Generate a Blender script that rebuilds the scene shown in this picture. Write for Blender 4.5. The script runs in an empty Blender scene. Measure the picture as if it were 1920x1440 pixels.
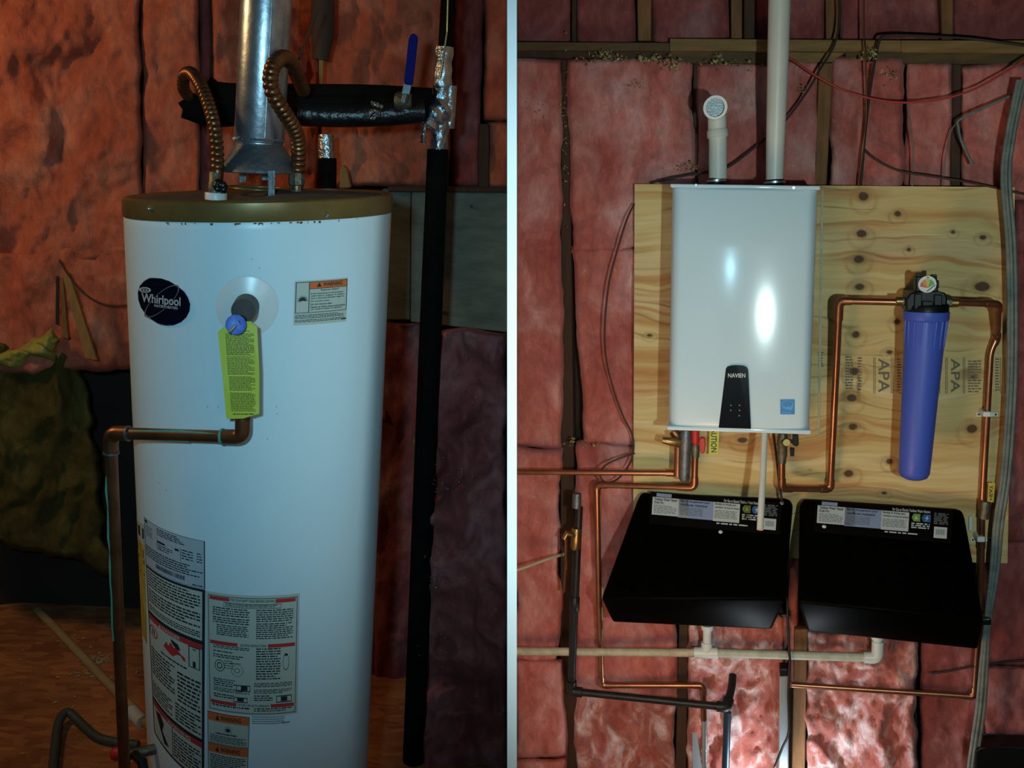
import bpy, bmesh, math, random
import numpy as np
from mathutils import Vector, Matrix

# ---------------------------------------------------------------- camera, world, lights, exposure
F = 1800.0                       # focal length in pixels of the 1920 px wide frame
PX, PY = 870.0, 720.0            # where the optical axis meets the frame (lens shift)
PITCH = math.radians(11)
EYE = Vector((0, 0, 1.65))
RC = Matrix.Rotation(math.pi / 2 - PITCH, 4, 'X')
RC3 = np.array(RC.to_3x3())
EYEn = np.array(EYE)

sc = bpy.context.scene
COL = sc.collection
cam_d = bpy.data.cameras.new('camera')
cam = bpy.data.objects.new('camera', cam_d)
COL.objects.link(cam)
cam.matrix_world = Matrix.Translation(EYE) @ RC
cam_d.sensor_width = 36
cam_d.lens = F / 1920 * 36
cam_d.shift_x = (960 - PX) / 1920
cam_d.clip_start = 0.05
sc.camera = cam
sc.view_settings.view_transform = 'Standard'
sc.view_settings.look = 'None'
sc.view_settings.gamma = 1
sc.view_settings.use_curve_mapping = False
sc.view_settings.exposure = 0.0

w = bpy.data.worlds.new('world'); sc.world = w
w.use_nodes = True
w.node_tree.nodes['Background'].inputs[0].default_value = (0.75, 0.8, 0.9, 1)
w.node_tree.nodes['Background'].inputs[1].default_value = 0.010

def cw(p):
    """point in lens space (x right, y down, z forward) -> world"""
    p = np.asarray(p, float)
    q = np.stack([p[..., 0], -p[..., 1], -p[..., 2]], -1)
    return q @ RC3.T + EYEn

def rays(px, py):
    px = np.asarray(px, float); py = np.asarray(py, float)
    return np.stack([(px - PX) / F, (py - PY) / F, np.ones_like(px + py)], -1)

def unit(v):
    v = np.asarray(v, float); return v / np.linalg.norm(v)

class Bay:
    """one of the two rooms: down direction, wall facing"""
    def __init__(s, nx, ny, yaw):
        s.d = unit([(nx - PX) / F, (ny - PY) / F, 1])
        n = np.array([0, 0, 1.0]); n = unit(n - s.d * n.dot(s.d))
        r = np.cross(s.d, n)                     # right
        c, sn = math.cos(yaw), math.sin(yaw)
        s.n = n * c + r * sn
        s.r = np.cross(s.d, s.n)
        # world rotation for Empties: X right, Y forward, Z up
        o = cw(np.zeros(3))
        X, Y, Z = (cw(v) - o for v in (s.r, s.n, -s.d))
        s.rot = Matrix(((X[0], Y[0], Z[0]), (X[1], Y[1], Z[1]), (X[2], Y[2], Z[2]))).to_4x4()
        s.fw = Vector(Y); s.up = Vector(Z); s.rt = Vector(X)
    def cam(s, px, py, depth):
        R = rays(px, py)
        t = np.asarray(depth, float) / (R @ s.n)
        return R * t[..., None]
    def __call__(s, px, py, depth):
        return cw(s.cam(px, py, depth))
    def P(s, px, py, depth):
        return Vector(s(px, py, depth))
    def rad(s, px, py, depth, rpx):
        return float(s.cam(px, py, depth)[2]) * rpx / F
    def floor(s, px, py, H):
        R = rays(px, py); t = H / (R @ s.d)
        return cw(R * t[..., None])

L = Bay(487, 8000, 0.0)
R_ = Bay(1130, 12700, math.radians(16))
WL, WR = 2.75, 3.14              # wall faces (metres in front of the lens)
FLOOR_H = 1.62

def lamp(name, kind, p_cam, energy, color, size=0.1, target=None, angle=None, blend=1.0):
    d = bpy.data.lights.new(name, kind); d.energy = energy; d.color = color
    if kind == 'SPOT':
        d.spot_size = angle; d.spot_blend = blend; d.shadow_soft_size = size
    elif kind == 'POINT': d.shadow_soft_size = size
    else: d.size = size
    o = bpy.data.objects.new(name, d); COL.objects.link(o)
    p = Vector(cw(np.array(p_cam, float))); o.location = p
    if target is not None:
        o.rotation_euler = (Vector(target) - p).to_track_quat('-Z', 'Y').to_euler()
    return o

lamp('flash_left_bay', 'SPOT', (-0.16, -0.10, 0.02), 54, (0.39, 0.80, 1.0), 0.04,
     L.P(430, 560, 1.9), math.radians(71), 1.0)
lamp('warm_lamp_left', 'POINT', (-1.75, -0.95, 1.55), 25, (1.0, 0.60, 0.26), 0.14)
lamp('flash_right_bay', 'SPOT', (0.41, 0.15, 0.04), 108, (0.74, 0.98, 0.97), 0.028,
     R_.P(1455, 650, 3.0), math.radians(78), 1.0)
lamp('warm_lamp_right', 'POINT', (0.32, 0.95, 1.95), 18, (1.0, 0.58, 0.30), 0.16)
lamp('cool_lamp_low', 'POINT', R_.cam(1472, 1530, 2.92), 6, (0.78, 0.92, 1.0), 0.03)

# ---------------------------------------------------------------- object helpers
def bm_new(): return bmesh.new()

def finish(name, me, mat, parent=None, at=None, rot=None, smooth=False, mats=None):
    """me holds world coordinates; becomes an object whose origin is `at`"""
    if parent is not None:
        M = parent['_M_'] if False else MW[parent.name]
    else:
        M = Matrix.Translation(Vector(at) if at is not None else Vector((0, 0, 0))) @ (rot if rot is not None else Matrix.Identity(4))
    me.transform(M.inverted())
    me.update()
    if mats:
        for m in mats: me.materials.append(m)
    elif mat: me.materials.append(mat)
    if smooth:
        me.polygons.foreach_set('use_smooth', [True] * len(me.polygons))
    o = bpy.data.objects.new(name, me); COL.objects.link(o)
    if parent is not None: o.parent = parent
    else: o.matrix_world = M
    MW[o.name] = M
    return o
MW = {}

def obj(name, bm, mat, parent=None, bay=None, at=None, smooth=False, mats=None):
    me = bpy.data.meshes.new(name)
    bmesh.ops.recalc_face_normals(bm, faces=bm.faces)
    bm.to_mesh(me); bm.free()
    if parent is None and at is None:
        n = len(me.vertices); c = np.empty(n * 3); me.vertices.foreach_get('co', c); c = c.reshape(-1, 3)
        lo, hi = c.min(0), c.max(0); at = Vector(((lo[0] + hi[0]) / 2, (lo[1] + hi[1]) / 2, lo[2]))
    o = finish(name, me, mat, parent, at, bay.rot if (bay and parent is None) else None, smooth, mats)
    if smooth == 'auto':
        for p in me.polygons: p.use_smooth = True
        try: me.set_sharp_from_angle(angle=math.radians(40))
        except Exception: pass
    return o

def tag(o, label=None, cat=None, group=None, kind=None):
    if label: o['label'] = label
    if cat: o['category'] = cat
    if group: o['group'] = group
    if kind: o['kind'] = kind
    return o

def thing(name, label, cat, at, bay, group=None, kind=None):
    o = bpy.data.objects.new(name, None); COL.objects.link(o)
    M = Matrix.Translation(Vector(at)) @ bay.rot
    o.matrix_world = M; MW[o.name] = M
    o.empty_display_size = 0.05
    return tag(o, label, cat, group, kind)

def V(a): return Vector(a)

def catmull(pts, n=8):
    pts = [V(p) for p in pts]; out = []
    q = [pts[0] * 2 - pts[1]] + pts + [pts[-1] * 2 - pts[-2]]
    for i in range(1, len(q) - 2):
        a, b, c, d = q[i - 1], q[i], q[i + 1], q[i + 2]
        for k in range(n):
            t = k / n
            out.append(0.5 * ((2 * b) + (c - a) * t + (2 * a - 5 * b + 4 * c - d) * t * t + (3 * b - a - 3 * c + d) * t ** 3))
    out.append(pts[-1]); return out

def fillet(pts, r, n=5):
    pts = [V(p) for p in pts]; out = [pts[0]]
    for i in range(1, len(pts) - 1):
        a, b, c = pts[i - 1], pts[i], pts[i + 1]
        da, dc = (a - b), (c - b)
        k = min(r, da.length * .45, dc.length * .45)
        p, q = b + da.normalized() * k, b + dc.normalized() * k
        for j in range(n + 1):
            t = j / n
            out.append(p * (1 - t) ** 2 + b * 2 * t * (1 - t) + q * t * t)
    out.append(pts[-1]); return out

def resample(pts, step):
    d = [0.0]
    for i in range(1, len(pts)): d.append(d[-1] + (pts[i] - pts[i - 1]).length)
    n = max(2, int(d[-1] / step)); out = []; j = 0
    for k in range(n + 1):
        s = d[-1] * k / n
        while j < len(d) - 2 and d[j + 1] < s: j += 1
        t = (s - d[j]) / max(1e-9, d[j + 1] - d[j])
        out.append(pts[j].lerp(pts[j + 1], t))
    return out

def tube(bm, pts, r, n=14, caps=True, flat=None):
    """sweep a circle; r: number, list or function of index fraction"""
    pts = [V(p) for p in pts]; m = len(pts)
    T = [(pts[min(i + 1, m - 1)] - pts[max(i - 1, 0)]).normalized() for i in range(m)]
    ref = Vector((0, 0, 1)) if abs(T[0].z) < .9 else Vector((1, 0, 0))
    nrm = (ref - T[0] * ref.dot(T[0])).normalized(); rings = []
    for i in range(m):
        nrm = (nrm - T[i] * nrm.dot(T[i])).normalized(); bi = T[i].cross(nrm)
        rr = r[i] if isinstance(r, (list, tuple)) else (r(i / (m - 1)) if callable(r) else r)
        ring = []
        for k in range(n):
            a = 2 * math.pi * k / n
            ring.append(bm.verts.new(pts[i] + nrm * (math.cos(a) * rr) + bi * (math.sin(a) * rr * (flat or 1))))
        rings.append(ring)
    for i in range(m - 1):
        for k in range(n):
            bm.faces.new((rings[i][k], rings[i][(k + 1) % n], rings[i + 1][(k + 1) % n], rings[i + 1][k]))
    if caps:
        bm.faces.new(rings[0][::-1]); bm.faces.new(rings[-1])
    return bm

def tube_obj(name, pts, r, mat, parent=None, bay=None, n=14, at=None, **k):
    bm = tube(bm_new(), pts, r, n, **k)
    return obj(name, bm, mat, parent, bay, at, smooth='auto')

def lathe(bm, p0, p1, prof, n=32, caps=True, sx=1.0):
    """profile of (t along axis, radius in metres)"""
    p0, p1 = V(p0), V(p1); ax = (p1 - p0); T = ax.normalized()
    ref = Vector((0, 1, 0)) if abs(T.y) < .9 else Vector((1, 0, 0))
    nr = (ref - T * ref.dot(T)).normalized(); bi = T.cross(nr); rings = []
    for t, r in prof:
        c = p0 + ax * t
        rings.append([bm.verts.new(c + nr * (math.cos(2 * math.pi * k / n) * r) + bi * (math.sin(2 * math.pi * k / n) * r * sx)) for k in range(n)])
    for i in range(len(rings) - 1):
        for k in range(n):
            bm.faces.new((rings[i][k], rings[i][(k + 1) % n], rings[i + 1][(k + 1) % n], rings[i + 1][k]))
    if caps: bm.faces.new(rings[0][::-1]); bm.faces.new(rings[-1])
    return bm

def lathe_obj(name, p0, p1, prof, mat, parent=None, bay=None, n=32, **k):
    return obj(name, lathe(bm_new(), p0, p1, prof, n, **k), mat, parent, bay, smooth='auto')

def hull(bm, front, back):
    """prism between two rings of points"""
    f = [bm.verts.new(V(p)) for p in front]; b = [bm.verts.new(V(p)) for p in back]; n = len(f)
    bm.faces.new(f); bm.faces.new(b[::-1])
    for i in range(n): bm.faces.new((f[i], b[i], b[(i + 1) % n], f[(i + 1) % n]))
    return bm

def slab(bay, quad, depth, thick, bm=None):
    """box whose front face fills the given pixel quad at `depth`, running straight back"""
    bm = bm or bm_new()
    fr = [bay.P(x, y, depth) for x, y in quad]
    return hull(bm, fr, [p + bay.fw * thick for p in fr])

def bevel(bm, w, seg=2):
    bmesh.ops.bevel(bm, geom=list(bm.edges), offset=w, segments=seg, affect='EDGES', profile=.5, clamp_overlap=True)
    return bm

def tri_dense(bm): return bm

# ---------------------------------------------------------------- noise (numpy)
def vnoise(x, y, seed):
    xi = np.floor(x).astype(np.int64); yi = np.floor(y).astype(np.int64)
    fx = x - xi; fy = y - yi; fx = fx * fx * (3 - 2 * fx); fy = fy * fy * (3 - 2 * fy)
    def h(a, b):
        n = (a * 374761393 + b * 668265263 + seed * 974634777) & 0xffffffff
        n = ((n ^ (n >> 13)) * 1274126177) & 0xffffffff
        return ((n ^ (n >> 16)) & 0xffff) / 65535.0
    return (h(xi, yi) * (1 - fx) + h(xi + 1, yi) * fx) * (1 - fy) + (h(xi, yi + 1) * (1 - fx) + h(xi + 1, yi + 1) * fx) * fy

def fbm(x, y, seed, oc=4):
    s = 0; a = .5; t = 0
    for i in range(oc):
        s = s + a * vnoise(x * 2 ** i, y * 2 ** i, seed + i * 17); t += a; a *= .5
    return s / t

# ---------------------------------------------------------------- materials
def srgb(r, g, b):
    f = lambda c: (c / 255 / 12.92) if c <= 10 else ((c / 255 + .055) / 1.055) ** 2.4
    return (f(r), f(g), f(b), 1)

def mat(name, col, rough=.5, metal=0, col2=None, scale=20, bump=0, bscale=60, spec=.5, coat=0, stretch=(1, 1, 1), lo=.35, hi=.65, trans=0, sheen=0):
    m = bpy.data.materials.new(name); m.use_nodes = True
    nt = m.node_tree; b = nt.nodes['Principled BSDF']
    b.inputs['Base Color'].default_value = col; b.inputs['Roughness'].default_value = rough
    b.inputs['Metallic'].default_value = metal; b.inputs['Specular IOR Level'].default_value = spec
    b.inputs['Coat Weight'].default_value = coat
    if sheen: b.inputs['Sheen Weight'].default_value = sheen
    if trans: b.inputs['Transmission Weight'].default_value = trans
    tc = nt.nodes.new('ShaderNodeTexCoord'); mp = nt.nodes.new('ShaderNodeMapping')
    mp.inputs['Scale'].default_value = stretch
    nt.links.new(tc.outputs['Object'], mp.inputs[0])
    if col2:
        n = nt.nodes.new('ShaderNodeTexNoise'); n.inputs['Scale'].default_value = scale; n.inputs['Detail'].default_value = 8
        n.inputs['Roughness'].default_value = .62
        nt.links.new(mp.outputs[0], n.inputs[0])
        r = nt.nodes.new('ShaderNodeValToRGB'); r.color_ramp.elements[0].position = lo; r.color_ramp.elements[1].position = hi
        r.color_ramp.elements[0].color = col; r.color_ramp.elements[1].color = col2
        nt.links.new(n.outputs[0], r.inputs[0]); nt.links.new(r.outputs[0], b.inputs['Base Color'])
    if bump:
        n = nt.nodes.new('ShaderNodeTexNoise'); n.inputs['Scale'].default_value = bscale; n.inputs['Detail'].default_value = 6
        nt.links.new(mp.outputs[0], n.inputs[0])
        bp = nt.nodes.new('ShaderNodeBump'); bp.inputs['Strength'].default_value = bump; bp.inputs['Distance'].default_value = .01
        nt.links.new(n.outputs[0], bp.inputs['Height']); nt.links.new(bp.outputs[0], b.inputs['Normal'])
    return m

def glasswool(name, c_dark, c_mid, c_pale, sc1=7, sc2=38, yellow=None):
    """fibreglass: blotchy dyed wool with pale fluff and fibre relief"""
    m = bpy.data.materials.new(name); m.use_nodes = True
    nt = m.node_tree; N = nt.nodes; K = nt.links; b = N['Principled BSDF']
    b.inputs['Roughness'].default_value = .95; b.inputs['Specular IOR Level'].default_value = .12
    b.inputs['Sheen Weight'].default_value = .25; b.inputs['Sheen Tint'].default_value = c_pale
    tc = N.new('ShaderNodeTexCoord')
    def noise(s, det, rgh=.6, st=(1, 1, 1), dist=0):
        mp = N.new('ShaderNodeMapping'); mp.inputs['Scale'].default_value = st; K.new(tc.outputs['Object'], mp.inputs[0])
        n = N.new('ShaderNodeTexNoise'); n.inputs['Scale'].default_value = s; n.inputs['Detail'].default_value = det
        n.inputs['Roughness'].default_value = rgh; n.inputs['Distortion'].default_value = dist; K.new(mp.outputs[0], n.inputs[0]); return n.outputs[0]
    r = N.new('ShaderNodeValToRGB'); e = r.color_ramp.elements
    e[0].position = .30; e[0].color = c_dark; e[1].position = .72; e[1].color = c_pale
    x = e.new(.50); x.color = c_mid
    K.new(noise(sc1, 7, .58, (1, 1, .7), .6), r.inputs[0])
    r2 = N.new('ShaderNodeValToRGB'); r2.color_ramp.elements[0].position = .42; r2.color_ramp.elements[1].position = .68
    r2.color_ramp.elements[0].color = (.78, .78, .78, 1); r2.color_ramp.elements[1].color = (1.15, 1.12, 1.1, 1)
    K.new(noise(sc2, 9, .66, (1, 1, .45), 1.0), r2.inputs[0])
    mx = N.new('ShaderNodeMix'); mx.data_type = 'RGBA'; mx.blend_type = 'MULTIPLY'; mx.inputs[0].default_value = .8
    K.new(r.outputs[0], mx.inputs[6]); K.new(r2.outputs[0], mx.inputs[7])
    out = mx.outputs[2]
    if yellow:
        r3 = N.new('ShaderNodeValToRGB'); r3.color_ramp.elements[0].position = .66; r3.color_ramp.elements[1].position = .72
        r3.color_ramp.elements[1].color = (.8, .8, .8, 1)
        K.new(noise(26, 5, .7), r3.inputs[0])
        m2 = N.new('ShaderNodeMix'); m2.data_type = 'RGBA'; K.new(r3.outputs[0], m2.inputs[0])
        K.new(out, m2.inputs[6]); m2.inputs[7].default_value = yellow; out = m2.outputs[2]
    K.new(out, b.inputs['Base Color'])
    bp = N.new('ShaderNodeBump'); bp.inputs['Strength'].default_value = .5; bp.inputs['Distance'].default_value = .012
    K.new(noise(46, 9, .68, (1, 1, .5), 1.2), bp.inputs['Height']); K.new(bp.outputs[0], b.inputs['Normal'])
    return m

M_pink = glasswool('pink_glass_wool', (.40, .085, .066, 1), (.52, .165, .140, 1), (.64, .34, .315, 1), yellow=(.50, .34, .15, 1))
M_torn = glasswool('torn_pink_wool', (.32, .060, .045, 1), (.46, .16, .13, 1), (.85, .72, .74, 1), sc1=13, sc2=30)
M_pinkL = glasswool('salmon_glass_wool', (.40, .085, .045, 1), (.50, .135, .075, 1), (.60, .24, .15, 1))
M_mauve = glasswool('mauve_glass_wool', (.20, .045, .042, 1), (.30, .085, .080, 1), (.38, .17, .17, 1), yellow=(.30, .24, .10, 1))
M_yellow = glasswool('shaded_yellow_wool', (.045, .032, .010, 1), (.085, .066, .018, 1), (.14, .115, .030, 1))  # yellow wool darkened, the shade it lies in is put into its colours
M_yellow2 = glasswool('lit_yellow_wool', (.22, .18, .03, 1), (.36, .32, .06, 1), (.5, .45, .12, 1))  # same wool, brighter: light on its top is put into the colours
M_dark = mat('shaded_backing', (.020, .012, .010, 1), .95, col2=(.035, .02, .014, 1), scale=6)  # near-black brown, the shade of the cavity is put into the colour
M_white_enamel = mat('white_enamel', (.63, .77, .83, 1), .36, spec=.4, col2=(.60, .74, .81, 1), scale=3)
M_heater = mat('white_powder_coat', (.58, .73, .80, 1), .13, spec=.3)
M_bronze = mat('bronze_paint', (.19, .125, .035, 1), .33, .35, col2=(.15, .095, .03, 1), scale=14)
M_lid = mat('dusty_lid', (.060, .050, .040, 1), .8, col2=(.095, .08, .06, 1), scale=22, bump=.2)
M_galv = mat('galvanized_steel', (.50, .54, .58, 1), .34, .9, col2=(.30, .34, .38, 1), scale=30, bump=.05, bscale=90)
M_galv_dull = mat('dull_galvanized', (.20, .22, .24, 1), .5, .75, col2=(.12, .14, .15, 1), scale=25, bump=.2, bscale=80)
M_copper = mat('copper', (.42, .185, .10, 1), .30, .85, col2=(.30, .12, .06, 1), scale=16)
M_copper_dull = mat('tarnished_copper', (.30, .125, .055, 1), .38, .85, col2=(.15, .07, .035, 1), scale=18)
M_flex = mat('corrugated_copper', (.26, .115, .05, 1), .36, .85, col2=(.15, .065, .03, 1), scale=30)
M_patina = mat('green_patina', (.05, .24, .17, 1), .8, col2=(.09, .32, .23, 1), scale=60)
M_brass = mat('brass', (.45, .29, .10, 1), .35, .9, col2=(.27, .17, .07, 1), scale=30)
M_old_brass = mat('old_brass', (.20, .17, .11, 1), .5, .7, col2=(.08, .09, .07, 1), scale=60, bump=.4)
M_valve_dark = mat('dark_brass', (.040, .034, .030, 1), .5, .2, spec=.3, col2=(.07, .055, .045, 1), scale=40)
M_blackfoam = mat('black_foam', (.003, .003, .003, 1), .9, col2=(.006, .006, .005, 1), scale=20, bump=.2, spec=.08)
M_blacktape = mat('black_tape', (.007, .007, .008, 1), .3, spec=.5, bump=.5, bscale=45)
M_foil = mat('foil_tape', (.62, .68, .72, 1), .25, .95, col2=(.35, .40, .45, 1), scale=25, bump=1.0, bscale=38)
M_blackiron = mat('black_iron', (.010, .011, .012, 1), .42, .2, spec=.3, col2=(.020, .021, .023, 1), scale=30, bump=.1)
M_pvc = mat('white_pvc', (.62, .62, .56, 1), .42, col2=(.56, .55, .49, 1), scale=9)
M_pvc_old = mat('dusty_pvc', (.50, .46, .34, 1), .6, col2=(.34, .31, .22, 1), scale=34)
M_pvc_floor = mat('aged_pvc', (.42, .31, .15, 1), .6, col2=(.34, .24, .11, 1), scale=20)
M_pvcw = mat('clean_pvc_fitting', (.58, .66, .66, 1), .35)
M_bluep = mat('blue_plastic', (.055, .10, .50, 1), .42, spec=.4)
M_blueh = mat('blue_vinyl', (.008, .012, .16, 1), .8, spec=.08)
M_bluedisc = mat('blue_disc', (.04, .12, .55, 1), .5, col2=(.10, .22, .66, 1), scale=90)
M_blackp = mat('black_plastic', (.005, .006, .006, 1), .42, spec=.22)
M_panp = mat('black_pan_plastic', (.0010, .0009, .0008, 1), .4, spec=.02)
M_panel = mat('glossy_black_panel', (.006, .007, .010, 1), .14, spec=.5)
M_red = mat('red_handle', (.45, .02, .02, 1), .45)
M_redcable = mat('red_tubing', (.40, .035, .025, 1), .6)
M_cable = mat('black_cable', (.012, .010, .010, 1), .6)
M_browncable = mat('brown_wire', (.05, .022, .012, 1), .7)
M_greycable = mat('grey_cable', (.17, .20, .18, 1), .6, col2=(.10, .12, .11, 1), scale=30)
M_whitecable = mat('cream_cable', (.46, .40, .26, 1), .6)
M_conduit = mat('grey_conduit', (.055, .06, .052, 1), .6)
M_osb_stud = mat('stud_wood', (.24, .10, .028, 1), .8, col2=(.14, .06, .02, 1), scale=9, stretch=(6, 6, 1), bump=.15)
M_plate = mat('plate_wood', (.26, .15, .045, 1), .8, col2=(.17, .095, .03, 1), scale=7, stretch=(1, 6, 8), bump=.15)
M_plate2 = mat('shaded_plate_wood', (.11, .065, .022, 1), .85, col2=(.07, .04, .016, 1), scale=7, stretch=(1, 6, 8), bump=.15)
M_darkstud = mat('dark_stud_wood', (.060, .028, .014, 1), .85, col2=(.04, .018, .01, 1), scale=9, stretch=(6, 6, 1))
M_greyboard = mat('weathered_board', (.15, .165, .125, 1), .75, col2=(.085, .10, .075, 1), scale=6, stretch=(1.5, 2, 4), bump=.2)
M_stick = mat('raw_lath', (.33, .17, .045, 1), .8, col2=(.22, .11, .03, 1), scale=9, stretch=(5, 5, 1))
M_label = mat('label_paper', (.46, .50, .44, 1), .5)
M_label_w = mat('white_label_paper', (.56, .60, .58, 1), .45)
M_plate_lbl = mat('rating_plate', (.40, .46, .52, 1), .45)
M_ink = mat('black_ink', (.012, .016, .018, 1), .6)
M_greyink = mat('grey_ink', (.14, .15, .15, 1), .6)
M_redink = mat('red_ink', (.48, .035, .035, 1), .5)
M_orangeink = mat('orange_ink', (.62, .14, .035, 1), .5)
M_yellowtag = mat('yellow_tag', (.52, .56, .05, 1), .5)
M_yellowpaper = mat('yellow_label', (.60, .47, .06, 1), .55, col2=(.36, .26, .03, 1), scale=26)
M_badge = mat('badge_gloss', (.0015, .004, .012, 1), .12, spec=.3)
M_silverink = mat('silver_print', (.42, .45, .47, 1), .5)
M_goldink = mat('gold_print', (.16, .13, .11, 1), .5)
M_disc = mat('translucent_escutcheon', (.66, .69, .70, 1), .3)
M_lilac = mat('lilac_label', (.28, .34, .52, 1), .5)
M_green = mat('green_icon', (.20, .38, .06, 1), .5)
M_blueicon = mat('blue_icon', (.03, .13, .36, 1), .5)
M_sticker = mat('blue_sticker', (.015, .19, .50, 1), .45)
M_stickerpale = mat('pale_blue_print', (.10, .36, .66, 1), .5)
M_wht = mat('white_print', (.55, .60, .60, 1), .5)
M_divider = mat('white_painted_panel', (.93, .93, .93, 1), .6)
M_white_plastic = mat('white_plastic', (.70, .72, .68, 1), .4)
M_stamp = mat('plywood_stamp', (.15, .13, .09, 1), .8)
M_debris = mat('wood_shavings', (.40, .28, .14, 1), .9)
M_metalplate = mat('steel_plate', (.42, .50, .54, 1), .35, .6)

def vcol_mat(name, rough=.7, bump=.1, spec=.4):
    m = bpy.data.materials.new(name); m.use_nodes = True; nt = m.node_tree; b = nt.nodes['Principled BSDF']
    a = nt.nodes.new('ShaderNodeVertexColor'); a.layer_name = 'grain'
    nt.links.new(a.outputs[0], b.inputs['Base Color']); b.inputs['Roughness'].default_value = rough; b.inputs['Specular IOR Level'].default_value = spec
    tc = nt.nodes.new('ShaderNodeTexCoord'); n = nt.nodes.new('ShaderNodeTexNoise'); n.inputs['Scale'].default_value = 120
    nt.links.new(tc.outputs['Object'], n.inputs[0]); bp = nt.nodes.new('ShaderNodeBump'); bp.inputs['Strength'].default_value = bump
    bp.inputs['Distance'].default_value = .003
    nt.links.new(n.outputs[0], bp.inputs['Height']); nt.links.new(bp.outputs[0], b.inputs['Normal'])
    return m

def osb_mat():
    m = bpy.data.materials.new('strand_board'); m.use_nodes = True; nt = m.node_tree; N = nt.nodes; K = nt.links; b = N['Principled BSDF']
    tc = N.new('ShaderNodeTexCoord'); mp = N.new('ShaderNodeMapping'); mp.inputs['Scale'].default_value = (9, 26, 1); mp.inputs['Rotation'].default_value = (0, 0, .5)
    K.new(tc.outputs['Object'], mp.inputs[0])
    v = N.new('ShaderNodeTexVoronoi'); v.inputs['Scale'].default_value = 2.2; K.new(mp.outputs[0], v.inputs[0])
    r = N.new('ShaderNodeValToRGB'); e = r.color_ramp.elements
    e[0].color = (.30, .085, .028, 1); e[1].color = (.55, .22, .075, 1)
    K.new(v.outputs['Color'], r.inputs[0])
    n = N.new('ShaderNodeTexNoise'); n.inputs['Scale'].default_value = 5; n.inputs['Detail'].default_value = 8; K.new(tc.outputs['Object'], n.inputs[0])
    mx = N.new('ShaderNodeMix'); mx.data_type = 'RGBA'; mx.blend_type = 'MULTIPLY'; mx.inputs[0].default_value = .8
    r2 = N.new('ShaderNodeValToRGB'); r2.color_ramp.elements[0].position = .35; r2.color_ramp.elements[1].position = .65; r2.color_ramp.elements[0].color = (.45, .45, .45, 1)
    K.new(n.outputs[0], r2.inputs[0]); K.new(r.outputs[0], mx.inputs[6]); K.new(r2.outputs[0], mx.inputs[7]); K.new(mx.outputs[2], b.inputs['Base Color'])
    b.inputs['Roughness'].default_value = .85
    return m
M_osb = osb_mat()

# ---------------------------------------------------------------- batts and walls
def grid_mesh(name, pts, nu, nv, closed_back=None):
    """pts: (nv+1, nu+1, 3) world; returns mesh"""
    me = bpy.data.meshes.new(name)
    idx = np.arange((nu + 1) * (nv + 1)).reshape(nv + 1, nu + 1)
    f = np.stack([idx[:-1, :-1], idx[1:, :-1], idx[1:, 1:], idx[:-1, 1:]], -1).reshape(-1, 4)
    v = pts.reshape(-1, 3)
    me.vertices.add(len(v)); me.vertices.foreach_set('co', v.astype(np.float32).ravel())
    me.loops.add(f.size); me.loops.foreach_set('vertex_index', f.ravel().astype(np.int32))
    me.polygons.add(len(f)); me.polygons.foreach_set('loop_start', np.arange(0, f.size, 4, dtype=np.int32))
    me.polygons.foreach_set('loop_total', np.full(len(f), 4, dtype=np.int32))
    me.polygons.foreach_set('use_smooth', np.ones(len(f), dtype=bool))
    me.update(calc_edges=True); me.validate()
    return me

def batt(parent, bay, quad, depth, thick=.07, amp=.035, seed=1, m=None, cell=5, jit=5, fold=1.0, label=None, name='insulation_batt', rgh=.006):
    """a pillowy, torn-faced batt: front bulges `thick` out from `depth` towards the room, edges roll back"""
    (x0, y0), (x1, y1), (x2, y2), (x3, y3) = quad
    W = max(abs(x1 - x0), abs(x2 - x3)); H = max(abs(y3 - y0), abs(y2 - y1))
    nu = int(min(150, max(6, W / cell))); nv = int(min(240, max(6, H / cell)))
    # extra rows at the rims so that the sides are steep
    u = np.linspace(0, 1, nu + 1); v = np.linspace(0, 1, nv + 1)
    U, Vv = np.meshgrid(u, v)
    X = (x0 * (1 - U) + x1 * U) * (1 - Vv) + (x3 * (1 - U) + x2 * U) * Vv
    Y = (y0 * (1 - U) + y1 * U) * (1 - Vv) + (y3 * (1 - U) + y2 * U) * Vv
    sx, sy = X / 100.0, Y / 100.0
    ex = (fbm(sy * 1.6, sx * 0 + seed * 3.1, seed + 5, 4) - .5) * 2 * jit
    ey = (fbm(sx * 1.6, sy * 0 + seed * 5.7, seed + 9, 4) - .5) * 2 * jit
    X = X + ex * (np.abs(2 * U - 1) ** 3) * 1.4; Y = Y + ey * (np.abs(2 * Vv - 1) ** 3) * 1.4
    px_edge = 9.0
    du = np.minimum(U, 1 - U) * W / px_edge; dv = np.minimum(Vv, 1 - Vv) * H / px_edge
    e = np.clip(du, 0, 1) * np.clip(dv, 0, 1); e = np.sqrt(np.clip(1 - (1 - e) ** 2, 0, 1))
    warp = fbm(sx * 1.1, sy * .8, seed + 31, 3)
    n1 = fbm(sx * 1.3 + warp, sy * .9 + warp, seed, 5)
    ridge = 1 - np.abs(2 * fbm(sx * 1.2 + warp * 1.5, sy * .7, seed + 77, 4) - 1)
    n3 = fbm(sx * 7, sy * 5, seed + 50, 3)
    disp = thick + amp * (1.25 * (fbm(sx * .75 + warp, sy * .42 + warp, seed + 3, 3) - .5) * 2 + .5 * (n1 - .5) * 2 + .34 * fold * (ridge - .75) * 2) + rgh * (n3 - .5) * 2
    D = depth - disp * e
    D[0, :] = D[-1, :] = depth + .01; D[:, 0] = D[:, -1] = depth + .01
    me = grid_mesh(name, bay(X, Y, D), nu, nv)
    o = finish(name, me, m or M_pink, parent, smooth=False)
    if label: o['label'] = label
    return o

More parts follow.
